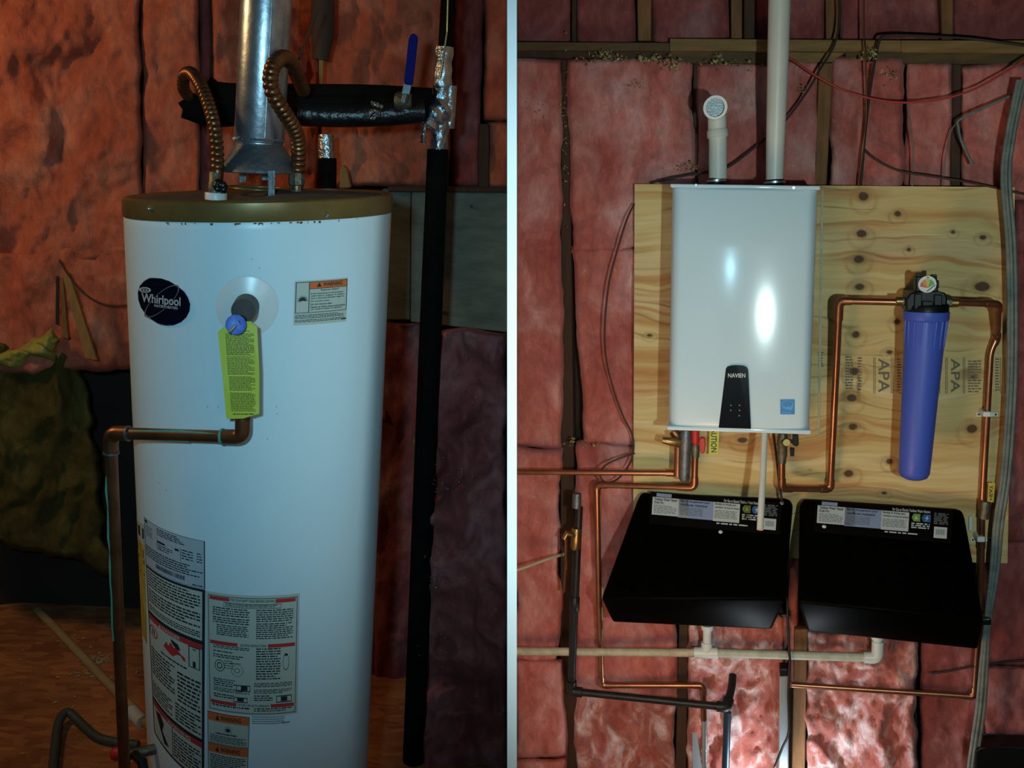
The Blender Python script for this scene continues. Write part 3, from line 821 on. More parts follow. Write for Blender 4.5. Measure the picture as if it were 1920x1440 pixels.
k = Print(f, .0014).text('DANGER', .35, .279, .66, .297).poly([(.27, .297), (.33, .297), (.30, .279)]).text('WARNING', .38, .789, .80, .808).done('lettering', M_label, o)
# lighting instructions
f, o = sticker(wh, [(385.5, 1107), (562, 1112), (557.5, 1337), (389, 1329)], M_label, .0005, 14, 8, 'instruction_label', 'square lighting instruction label with red bars')
k = Print(f, .0009).frame(.03, .022, .975, .985, .006, .005, 10)
k.text('FOR YOUR SAFETY READ BEFORE LIGHTING', .27, .035, .73, .055).text('LIGHTING INSTRUCTIONS', .37, .40, .65, .42).text('TO TURN OFF GAS TO APPLIANCE', .34, .905, .68, .925)
k.frame(.2, .068, .8, .105, .004, .004).fine(.22, .075, .78, .10, 2, 31, .5, .03).fine(.08, .115, .47, .19, 4, 32, .5, .04).fine(.08, .195, .47, .25, 3, 33, .5, .04).fine(.12, .255, .46, .35, 6, 34, .5, .04)
k.fine(.54, .115, .93, .22, 6, 35, .5, .04).fine(.54, .225, .93, .36, 8, 36, .5, .04).fine(.08, .43, .47, .46, 2, 37, .5, .04).fine(.08, .475, .3, .49, 1, 38, .6, .04).fine(.08, .505, .45, .54, 2, 39, .5, .04)
k.fine(.54, .43, .8, .70, 13, 40, .5, .04).fine(.52, .72, .93, .76, 3, 41, .5, .04).fine(.52, .775, .93, .815, 3, 42, .5, .04).fine(.52, .825, .72, .88, 3, 43, .5, .04).fine(.08, .71, .33, .78, 4, 44, .5, .04).fine(.08, .785, .47, .825, 3, 45, .5, .04).fine(.08, .84, .3, .88, 2, 46, .5, .04).fine(.06, .935, .47, .955, 1, 47, .6, .04).fine(.52, .935, .93, .97, 2, 48, .5, .04)
k.ring(.15, .60, .055, .05, .12).ring(.15, .60, .03, .028, .3).ring(.34, .625, .065, .05, .06).ring(.34, .625, .03, .02, .2).fine(.2, .55, .3, .63, 4, 49, .3, .03).rect(.26, .565, .38, .57)
k.ring(.86, .55, .035, .07, .1).rect(.845, .48, .875, .50).frame(.33, .745, .48, .80, .006, .008).rect(.38, .752, .45, .79).frame(.30, .85, .45, .895, .006, .008).rect(.34, .855, .41, .885).frame(.76, .83, .93, .89, .006, .008).rect(.81, .84, .88, .88)
k.done('lettering', M_ink, o)
k = Print(f, .0010)
for a, b, v in ((.045, .26, .03), (.74, .955, .03), (.045, .345, .395), (.665, .955, .395), (.045, .33, .90), (.70, .955, .90)): k.rect(a, v, b, v + .03, 4)
k.done('red_print', M_redink, o)
# bottom warning labels
f, o = sticker(wh, [(389.5, 1331), (468.5, 1344), (464, 1462), (391, 1448)], M_label, .0005, 8, 8, 'warning_label', 'small stacked warning label with two orange headers')
Print(f, .0009).rect(.02, .0, .98, .14, 6).rect(.02, .50, .98, .64, 6).done('orange_header', M_orangeink, o)
k = Print(f, .0013).frame(0, 0, 1, .49, .014, .008).frame(0, .5, 1, 1, .014, .008).text('WARNING', .32, .04, .80, .11).text('WARNING', .32, .54, .80, .61).poly([(.2, .115), (.29, .115), (.245, .035)]).poly([(.2, .615), (.29, .615), (.245, .535)])
c = (.5, .255)
for i in range(9):
    a = math.pi * (1.1 - i / 8 * 1.2); k.poly([(c[0] + math.cos(a - .14) * .05, c[1] - math.sin(a - .14) * .05), (c[0] + math.cos(a) * .11, c[1] - math.sin(a) * .08), (c[0] + math.cos(a + .14) * .05, c[1] - math.sin(a + .14) * .05)])
k.disc(c[0], c[1] - .005, .05, .03).fine(.2, .31, .8, .34, 1, 51, .7, .06).fine(.06, .355, .94, .47, 5, 52, .5, .07).fine(.06, .67, .94, .97, 10, 53, .5, .07)
k.done('lettering', M_ink, o)
f = tank_map([(472, 1343), (544, 1341), (543, 1357), (472, 1359)])
Print(f, .0005).fine(0, 0, .85, 1, 4, 60, .45, .04).fine(.78, .68, 1, .9, 1, 61, .8, .04).done('printed_note', M_greyink, wh)
# yellow energy label wrapping out of sight at the far left
f, o = sticker(wh, [(256.2, 1000), (271.5, 1022), (276.0, 1208), (264.6, 1175)], M_yellowpaper, .0005, 4, 8, 'energy_label', 'yellow label wrapping round the left side')
Print(f, .0009).rect(.15, .06, .9, .14).rect(.3, .16, .95, .2).rect(.1, .52, .8, .53).rect(.5, .3, .95, .31).done('lettering', M_ink, o)
f, o = sticker(wh, [(256.0, 967), (270.5, 984), (271.5, 1024), (256.2, 1003)], M_label, .0005, 4, 4, 'energy_label', 'pale top of the side label')
Print(f, .0009).rect(.05, .2, .97, .7, 2, 2).done('black_block', M_ink, o)

# ---- temperature relief: escutcheon, port
ctr = (463, 566)
n_out = (tank_px(ctr[0], ctr[1], .1) - tank_px(ctr[0], ctr[1], 0)).normalized()
c0 = tank_px(463, 573, 0)
es = bm_new(); ph0, h0 = tank_hit(463, 575); NR = 48
rings = []
for k_, (rr, of) in enumerate(((.026, .0045), (.030, .0035), (.050, .0022), (.0535, .0012), (.054, .0004))):
    a = np.linspace(0, 2 * np.pi, NR + 1)[:-1]
    p = tank_pt(ph0 + np.cos(a) * rr / rad_at(h0), h0 + np.sin(a) * rr, of); rings.append([es.verts.new(x) for x in p])
for i in range(len(rings) - 1):
    for k_ in range(NR): es.faces.new((rings[i][k_], rings[i][(k_ + 1) % NR], rings[i + 1][(k_ + 1) % NR], rings[i + 1][k_]))
es.faces.new(rings[0])
obj('escutcheon', es, M_disc, wh, smooth='auto')['label'] = 'translucent white plastic collar disc'
# relief valve (thing)
rv = thing('relief_valve', 'brass relief valve with blue disc projecting from the storage tank', 'valve', c0, L)
tube_obj('valve_body', [c0 - n_out * .01, c0 + n_out * .02, c0 + n_out * .055], [.022, .0215, .0205], M_valve_dark, rv, n=24)
vx = c0 + n_out * .06
def near_tank(px, py, off):
    """point on the pixel ray lying `off` in front of the jacket"""
    return tank_px(px, py, off)
vtop = L.P(459, 580, 1.60)
hx = unit(np.array(vtop - c0)); 
bod = near_tank(460, 592, .055)
tube_obj('outlet_neck', [near_tank(460, 590, .040), near_tank(461, 690, .042), near_tank(461, 770, .045)], .0135, M_valve_dark, rv, n=16)
dctr = near_tank(455, 593, .080)
dn = (EYE - dctr).normalized()
lathe_obj('blue_disc', dctr, dctr + dn * .004, [(0, .0165), (.7, .0168), (1, .0150)], M_bluedisc, rv, n=28)
lathe_obj('disc_stem', bod, dctr + dn * .001, [(0, .011), (1, .009)], M_valve_dark, rv, n=14)
tube_obj('test_lever', [dctr + dn * .005, near_tank(452, 599, .089), near_tank(447, 606, .088)], .0028, M_galv_dull, rv, n=8)
# yellow tag (thing) hanging from the valve
tg_quad = [(434, 598), (486, 600), (488, 768), (440, 765)]
bm = bm_new()
out = [(438, 597), (449, 592), (474, 590), (484, 600), (487, 680), (487, 756), (464, 765), (440, 766), (436, 700), (427, 610)]
fr = [near_tank(x, y, .066 + .004 * math.sin(y * .02)) for x, y in out]
hull(bm, fr, [p - L.fw * -.0006 for p in fr])
tagp = obj('hang_tag', bm, M_yellowtag, bay=L); tag(tagp, 'long yellow instruction tag hanging from the relief valve', 'tag')
def f(u, v, off):
    u = np.asarray(u, float); v = np.asarray(v, float)
    X = (430 * (1 - u) + 486 * u) * (1 - v) + (441 * (1 - u) + 486 * u) * v; Y = 604 + (762 - 604) * v
    res = [np.array(near_tank(x, y, .066 + .004 * math.sin(y * .02) + off)) for x, y in zip(np.ravel(X), np.ravel(Y))]
    return np.array(res).reshape(np.shape(X) + (3,))
k = Print(f, .0006)
k.text('CAUTION', .30, .015, .75, .03).fine(.14, .05, .88, .30, 17, 70, .48, .08).fine(.14, .31, .88, .52, 14, 71, .40, .08)
k.fine(.16, .535, .9, .70, 11, 72, .42, .08).fine(.16, .72, .9, .94, 14, 73, .45, .08).fine(.2, .96, .86, .975, 1, 74, .8, .1)
k.done('lettering', mat('olive_ink', (.045, .055, .01, 1), .6), tagp)

# ---- copper discharge pipe
rp = .0115
elb = near_tank(462, 797, .045)
cu1 = [near_tank(461, 764, .045), near_tank(461, 806, .045)]
p_h1 = near_tank(461, 806, .045)
dep_l = float((np.array(near_tank(300, 806, .05)) - EYEn).dot(np.array(L.fw)))
p_h2 = L.P(207, 812, dep_l + .0)
p_v2 = L.P(240, 1600, dep_l - .0)
r_h = .0112
dp = thing('discharge_pipe', 'tarnished copper discharge pipe running across and down beside the storage tank', 'pipe', L.P(240, 1600, dep_l), L)
path = fillet([near_tank(461, 764, .045), p_h1, p_h2, p_v2], .03, 6)
tube_obj('copper_tube', path, r_h, M_copper_dull, dp, n=18)
def elbow(parent, a, b, c, r, ext, m, name='elbow'):
    a, b, c = V(a), V(b), V(c)
    p = b + (a - b).normalized() * ext; q = b + (c - b).normalized() * ext
    return tube_obj(name, fillet([p, b, q], ext * .75, 6), r, m, parent, n=18)
elbow(dp, near_tank(461, 764, .045), p_h1, p_h2, r_h * 1.22, .034, M_copper_dull)
elbow(dp, p_h1, p_h2, p_v2, r_h * 1.22, .034, M_copper_dull)
def collar(parent, a, b, r, m, name='coupling', n=18):
    return tube_obj(name, [V(a), V(b)], r, m, parent, n=n)
d1 = (p_h2 - p_h1).normalized()
q_ = p_h1 + d1 * .036; collar(dp, q_, q_ + d1 * .004, r_h * 1.3, M_patina, 'solder_ring')
q_ = p_h2 - d1 * .034; collar(dp, q_, q_ - d1 * .003, r_h * 1.3, M_galv_dull, 'solder_ring')
dv_ = (p_v2 - p_h2).normalized()
q_ = p_h2 + dv_ * .036; collar(dp, q_, q_ + dv_ * .003, r_h * 1.3, M_galv_dull, 'solder_ring')
# green patina streaks, as thin crusts on the pipes
tube_obj('patina_streak', [p_h1 + d1 * .05 + L.up * (r_h * .62) - L.fw * r_h * .62, p_h1 + d1 * .12 + L.up * (r_h * .75) - L.fw * r_h * .5, p_h2 - d1 * .04 + L.up * (r_h * .7) - L.fw * r_h * .6], [.0015, .003, .0012], M_patina, dp, n=8)
tube_obj('patina_streak', [p_h1 + d1 * .10 - L.up * (r_h * .8) - L.fw * r_h * .5, p_h2 - d1 * .05 - L.up * (r_h * .75) - L.fw * r_h * .5], [.002, .0012], M_patina, dp, n=8)
lf = -L.rt
zz = [p_h2 + dv_ * (.08 + k_ * .03) + lf * r_h * (.72 + .1 * math.sin(k_ * 2.1)) - L.fw * r_h * .66 for k_ in range(12)]
tube_obj('patina_streak', zz, [.001 + .0018 * abs(math.sin(k_ * 1.3)) for k_ in range(12)], M_patina, dp, n=8)

# ---- flue: draft hood and vent pipe
cz = float((CT).dot(L.n))          # depth of the tank axis
hb = lid_pt(484, 356)
def AX(px, py): return L.P(px, py, cz)
hood = thing('draft_hood', 'dull galvanized draft hood standing on the storage tank lid', 'draft hood', AX(487, 362), L)
def prof_px(pts, depth=cz, cx=487):
    return [(L.P(x, y, depth), L.rad(x, y, depth, r)) for x, y, r in pts]
def lathe_px(name, bay, pts, depth, m, parent, n=40, **k):
    """pts: (x centre px, y px, radius px) — swept straight between the end centres"""
    P0 = bay.P(pts[0][0], pts[0][1], depth); P1 = bay.P(pts[-1][0], pts[-1][1], depth); Ld = (P1 - P0).length
    pr = []
    for x, y, r in pts:
        q = bay.P(x, y, depth); t = (q - P0).dot((P1 - P0).normalized()) / Ld
        pr.append((t, bay.rad(x, y, depth, r)))
    return lathe_obj(name, P0, P1, pr, m, parent, bay, n, **k)
lathe_px('skirt', L, [(486, 266, 42), (486, 272, 44), (487, 300, 62), (487, 317, 73), (487, 322, 74.5), (487, 323.5, 73)], cz, M_galv_dull, hood, 48)
for lx, ly0, ly1, dd in ((455, 318, 342, .055), (509, 320, 368, -.075), (497, 315, 338, .07), (430, 318, 352, -.05)):
    if lx == 430: continue
    plank(hood, L, [(lx - 7, ly0), (lx + 7, ly0), (lx + 6, ly1), (lx - 6, ly1)], cz + dd, .002, M_galv_dull, 'leg', .0003)
    plank(hood, L, [(lx - 1.5, ly0), (lx + 1.5, ly0), (lx + 1.5, ly1), (lx - 1.5, ly1)], cz + dd - .002, .003, M_galv_dull, 'leg_rib', .0003)
flue = thing('flue_pipe', 'shiny galvanized vent pipe rising from the draft hood', 'vent pipe', AX(486, 270), L)
lathe_px('pipe_section', L, [(486, 262, 45), (486, 258, 46.5), (499, 28, 47.5), (503, -60, 48)], cz, M_galv, flue, 48)
lathe_px('collar_bead', L, [(486, 280, 41), (486, 277, 43), (486, 268, 43.5), (486, 266, 46), (486, 262, 46.8), (486, 259, 46.2)], cz, M_galv, flue, 48)
for a_ in range(10):      # pressed crimps above the collar
    an = math.radians(200 + a_ * 16); 
    c_ = AX(486, 262); r_c = L.rad(486, 262, cz, 46.8)
    dirv = L.rt * math.cos(an) + L.fw * math.sin(an); tn = -L.rt * math.sin(an) + L.fw * math.cos(an)
    b0 = c_ + dirv * r_c
    tube_obj('crimp', [b0 - tn * .010, b0 + tn * .010], .0028, M_galv, flue, n=8)
# vertical lock seam
sm = [AX(*p) + (L.rt * .42 - L.fw * .9).normalized() * L.rad(p[0], p[1], cz, 47) for p in ((486, 258), (503, -60))]
tube_obj('lock_seam', sm, .0018, M_galv, flue, n=6)

# ---- flexible connectors
def corrugated(name, label, pts, rpx, bay=L, base=None, pitch=.0112, group=None):
    P_ = [bay.P(x, y, d) for x, y, d in pts]
    path = resample(catmull(P_, 14), pitch / 6)
    r = bay.rad(pts[0][0], pts[0][1], pts[0][2], rpx); m_ = len(path)
    rr = []
    L0 = pitch / 6
    for i in range(m_):
        s_ = i * L0
        edge = min(i, m_ - 1 - i) * L0
        amp_ = .20 if s_ > .035 else 0.0
        rr.append(r * (.90 + amp_ * (abs(math.sin(math.pi * s_ / pitch)) - .35)))
    t = thing(name, label, 'pipe', P_[0], bay, group)
    tube_obj('corrugated_tube', path, rr, M_flex, t, n=16)
    return t, P_, r
t1, P1_, r1 = corrugated('flexible_connector', 'corrugated copper connector curling over the left end of the black foam pipe',
    [(406, 352, cz - .06), (408, 320, cz - .06), (407, 275, cz - .06), (401, 232, cz - .05), (389, 190, cz - .02), (374, 156, cz + .02), (358, 137, cz + .08), (345, 143, cz + .14), (344, 165, cz + .18), (352, 180, cz + .22)], 12.5)
t2, P2_, r2 = corrugated('flexible_connector', 'corrugated copper connector looping in front of the vent pipe',
    [(556, 356, cz - .02), (558, 322, cz - .02), (560, 280, cz - .03), (553, 245, cz - .06), (531, 208, cz - .10), (513, 178, cz - .12), (507, 150, cz - .12), (513, 122, cz - .10), (530, 108, cz - .06), (547, 119, cz + .02), (557, 142, cz + .10), (569, 170, cz + .20)], 14)
# unions at their feet
def lid_depth(px, py):
    p = lid_pt(px, py); return float((np.array(p) - EYEn).dot(np.array(L.fw)))
lathe_px('union_nut', L, [(405, 322, 12), (405, 324, 13.5), (405, 340, 13.5), (405, 342, 15), (405, 362, 14.5)], cz - .06, M_old_brass, t1, 8)
lathe_px('union_nut', L, [(556, 324, 14), (556, 326, 15), (556, 346, 15.5), (556, 348, 13), (556, 366, 13)], cz - .02, M_old_brass, t2, 8)
lathe_px('pipe_nipple', L, [(405, 350, 10), (405, 372, 10)], cz - .06, M_blackiron, t1, 16)
lathe_px('pipe_nipple', L, [(556, 352, 10), (556, 370, 10)], cz - .02, M_blackiron, t2, 16)
bm = bm_new()
for i in range(7):
    rnd = random.Random(i); x = 414 + rnd.uniform(-10, 10); y = 352 + rnd.uniform(-9, 6)
    p = L.P(x, y, cz - .075); lathe(bm, p, p + Vector((rnd.uniform(-.01, .01), -.006, rnd.uniform(.004, .012))), [(0, .006), (.5, .009), (1, .004)], 8)
o = obj('sealant_blob', bm, M_blacktape, t1, smooth=True); o['label'] = 'black putty smeared round the fitting'
lathe_px('white_collar', L, [(405, 361, 20), (405, 362, 20.5), (405, 374, 20.5), (405, 375, 19.5)], cz - .06, M_white_plastic, wh, 32)['label'] = 'white plastic collar under the left connector'

# ---- black foam covered pipes at the back, valve, foil taped riser
fp = thing('insulated_pipe', 'black foam covered pipe running level behind the vent pipe', 'pipe', L.P(620, 232, cz + .28), L)
tube_obj('foam_sleeve', catmull([L.P(346, 196, cz + .24), L.P(400, 212, cz + .26), L.P(470, 208, cz + .28), L.P(560, 205, cz + .3), L.P(700, 202, cz + .32), L.P(800, 200, cz + .34)], 6), L.rad(500, 200, cz + .28, 25), M_blackfoam, fp, n=20)
tube_obj('foam_sleeve', catmull([L.P(384, 166, cz + .33), L.P(420, 180, cz + .34), L.P(560, 182, cz + .36), L.P(700, 184, cz + .36), L.P(810, 190, cz + .37)], 6), L.rad(500, 200, cz + .3, 25), M_blackfoam, fp, n=20)
tube_obj('foam_lip', [L.P(341, 190, cz + .23), L.P(347, 200, cz + .23), L.P(372, 208, cz + .23)], L.rad(350, 190, cz + .23, 8), M_blackfoam, fp, n=10)
tube_obj('tape_wrap', catmull([L.P(560, 214, cz + .285), L.P(640, 216, cz + .29), L.P(720, 214, cz + .30), L.P(796, 208, cz + .31)], 6), L.rad(700, 205, cz + .3, 22), M_blacktape, fp, n=16)
bm = bm_new()
for i in range(9):
    rnd = random.Random(40 + i); x, y = 706 + rnd.uniform(-10, 10), 208 + rnd.uniform(-16, 14)
    p = L.P(x, y, cz + .24); lathe(bm, p, p + Vector((rnd.uniform(-.012, .012), .003, rnd.uniform(-.012, .012))), [(0, .002), (.5, .006), (1, .002)], 6)
obj('torn_foil', bm, M_foil, fp)['kind'] = 'stuff'
bv = thing('ball_valve', 'ball valve with long dark blue lever handle on the black pipe', 'valve', L.P(757, 190, cz + .28), L)
lathe_px('valve_body', L, [(740, 190, 13), (746, 190, 17), (766, 190, 17), (772, 190, 13)], cz + .29, M_old_brass, bv, 16)
lathe_px('stem', L, [(757, 192, 7), (762, 170, 7)], cz + .26, M_galv_dull, bv, 10)
q = [(759, 158), (772, 160), (774, 155), (783, 78), (783, 68), (776, 62), (769, 65), (766, 74), (758, 150)]
bm = bm_new(); fr = [L.P(x, y, cz + .24) for x, y in q]; hull(bm, fr, [p + L.fw * .012 for p in fr]); bevel(bm, .002, 2)
obj('lever_handle', bm, M_blueh, bv)['label'] = 'dark blue vinyl lever handle'
plank(bv, L, [(757, 156), (772, 158), (768, 178), (753, 176)], cz + .245, .006, M_galv_dull, 'lever_shank', .001)
riser = thing('pipe_riser', 'black foam covered riser with crumpled foil tape, right of the storage tank', 'pipe', L.P(775, 1600, cz + .36), L)
cr = cz + .38
tube_obj('foam_sleeve', [L.P(821, 280, cr), L.P(804, 700, cr), L.P(782, 1250, cr), L.P(768, 1600, cr)], [L.rad(821, 280, cr, 20), L.rad(800, 700, cr, 21), L.rad(780, 1250, cr, 20), L.rad(768, 1600, cr, 20)], M_blackfoam, riser, n=24)
tube_obj('foil_tape', resample([L.P(833, 88, cr), L.P(827, 200, cr), L.P(822, 282, cr)], .008), lambda t: L.rad(825, 200, cr, 17) * (1 + .12 * math.sin(t * 31) * math.sin(t * 13)), M_foil, riser, n=24)
tube_obj('foil_elbow', resample([L.P(800, 238, cr - .03), L.P(815, 215, cr - .03), L.P(835, 200, cr - .02)], .006), lambda t: L.rad(825, 200, cr, 21) * (1 + .15 * math.sin(t * 17)), M_foil, riser, n=18)
tube_obj('foil_flap', resample([L.P(796, 232, cr - .05), L.P(794, 256, cr - .05), L.P(793, 268, cr - .05)], .004), lambda t: .006 + .002 * math.sin(t * 20), M_foil, riser, n=8)
tube_obj('foil_band', [L.P(845, 160, cr), L.P(840, 240, cr + .01)], L.rad(840, 200, cr, 12), M_foil, riser, n=14)
tube_obj('black_tube', [L.P(843, -60, cr + .02), L.P(834, 92, cr + .02)], L.rad(835, 60, cr, 13), M_blackfoam, riser, n=18)
obj('tie_wire', tube(bm_new(), [L.P(841, -60, cr - .04), L.P(838, 60, cr - .04), L.P(829, 120, cr - .045), L.P(824, 148, cr - .04)], .0022, 6), M_brass, riser)
stub = thing('pipe_stub', 'foil topped black pipe stub behind the right connector', 'pipe', L.P(612, 352, 2.45), L)
lathe_px('foam_sleeve', L, [(614, 296, 17), (614, 420, 17)], 2.45, M_blackfoam, stub, 20)
lathe_px('foil_tape', L, [(611, 252, 14), (611, 262, 15.5), (612, 285, 16), (612, 297, 16)], 2.45, M_foil, stub, 20)
pole = thing('hanging_sleeve', 'dark foam sleeve hanging behind the vent pipe top', 'pipe sleeve', L.P(603, 112, 2.5), L)
tube_obj('foam_sleeve', [L.P(606, -60, 2.5), L.P(605, 60, 2.5), L.P(601, 112, 2.5)], [.028, .030, .020], M_darkstud, pole, n=16)
obj('lath', slab(L, [(598, 108), (606, 108), (605, 160), (598, 160)], 2.5, .01), M_stick, pole, L)
tag(obj('thin_rod', tube(bm_new(), [L.P(595, 20, 2.2), L.P(553, 128, 2.15)], .003, 8), M_browncable, bay=L), 'thin dark red rod slanting behind the vent pipe', 'rod')
ch = thing('wood_offcut', 'yellow wood offcut beside the foil topped pipe stub', 'wood offcut', L.P(645, 350, 2.55), L)
bm = bm_new(); fr = [L.P(x, y, 2.55) for x, y in ((636, 354), (637, 320), (643, 308), (651, 316), (658, 352))]; hull(bm, fr, [p + L.fw * .02 for p in fr])
obj('block', bevel(bm, .003, 1), M_stick, ch)

# ---- lath sticks, wire (left)
st = obj('lath_stick', bevel(slab(L, [(116, 516), (129, 512), (182, 676), (160, 672)], 2.58, .012), .001, 1), M_stick, bay=L); tag(st, 'split wooden lath leaning right on the pink batts', 'wood stick')
st = obj('lath_stick', bevel(slab(L, [(112, 520), (118, 518), (128, 636), (116, 632)], 2.60, .010), .001, 1), M_osb_stud, bay=L); tag(st, 'shorter upright wooden lath beside the leaning one', 'wood stick')
tag(obj('metal_strip', slab(L, [(105, 518), (110, 518), (110, 610), (104, 608)], 2.57, .004), M_cable, bay=L), 'narrow black strip standing against the pink batts', 'metal strip')
tag(obj('wire', tube(bm_new(), catmull([L.P(x, y, 2.55) for x, y in ((111, 487), (128, 515), (152, 545), (180, 565), (210, 573), (260, 572))], 6), .0028, 8), M_browncable, bay=L, smooth=True), 'thin dark wire sagging towards the storage tank', 'wire')

# ---- things on the floor
def FP(px, py, up=0.0): return Vector(L.floor(px, py, FLOOR_H)) + L.up * up
fpipe = thing('floor_drain_pipe', 'aged cream plastic pipe lying diagonally on the floor', 'pipe', FP(170, 1250), L)
pa, pb = FP(72, 1152, .014), FP(330, 1420, .014)
tube_obj('plastic_tube', [pa, pb], .0135, M_pvc_floor, fpipe, n=16)
ca, cb = FP(247, 1342, .014), FP(268, 1363, .014)
tube_obj('coupling', [ca, cb], .0195, M_pvc, fpipe, n=18)
cnd = catmull([FP(96, 1500, .02), FP(105, 1405, .02), FP(112, 1370, .03), FP(128, 1356, .035), FP(150, 1366, .02), FP(178, 1388, .015), FP(205, 1398, .015), FP(260, 1406, .015)], 8)
pth = resample(cnd, .0035)
tag(obj('flexible_conduit', tube(bm_new(), pth, [.0115 + .0010 * (i % 2) for i in range(len(pth))], 12), M_conduit, bay=L, smooth=True), 'dark grey ribbed conduit curling over the floor', 'conduit')
dvv = thing('drain_valve', 'red knobbed drain valve at the foot of the storage tank', 'valve', near_tank(300, 1412, .01), L)
a0 = near_tank(291, 1404, .0); a1 = near_tank(287, 1400, .055)
tube_obj('valve_body', [a0, a1], .011, M_old_brass, dvv, n=14)
lathe_obj('red_knob', near_tank(283, 1398, .045), near_tank(280, 1397, .075), [(0, .011), (.2, .0145), (.8, .0145), (1, .011)], M_red, dvv, n=10)['label'] = 'red knob'
tube_obj('hose_outlet', [near_tank(288, 1402, .04), near_tank(308, 1408, .05), near_tank(312, 1430, .05)], .010, M_blackiron, dvv, n=14)
bm = bm_new(); rnd = random.Random(9)
for k_ in range(230):
    if k_ < 110: x, y = rnd.gauss(182, 16), rnd.gauss(1240, 9)
    elif k_ < 150: x, y = rnd.gauss(165, 18), rnd.gauss(1268, 5)
    else: x, y = rnd.uniform(32, 260), rnd.uniform(1150, 1420)
    p = FP(x, y, .002); a = rnd.uniform(0, 3.14); l_ = rnd.uniform(.003, .010) * (1 if k_ < 150 else .8); h_ = rnd.uniform(.001, .007)
    t_ = L.rt * math.cos(a) + L.fw * math.sin(a); s_ = L.rt * -math.sin(a) + L.fw * math.cos(a)
    vv = [bm.verts.new(p + t_ * l_), bm.verts.new(p + s_ * l_ * .35 + L.up * h_), bm.verts.new(p - t_ * l_), bm.verts.new(p - s_ * l_ * .35 + L.up * h_ * .3)]
    bm.faces.new(vv)
tag(obj('wood_shavings', bm, M_debris, bay=L), 'scattered pale shavings and insulation crumbs on the floor', 'debris', kind='stuff')
# ================================================================ RIGHT ROOM
DB = 3.055                        # plywood face
R = R_
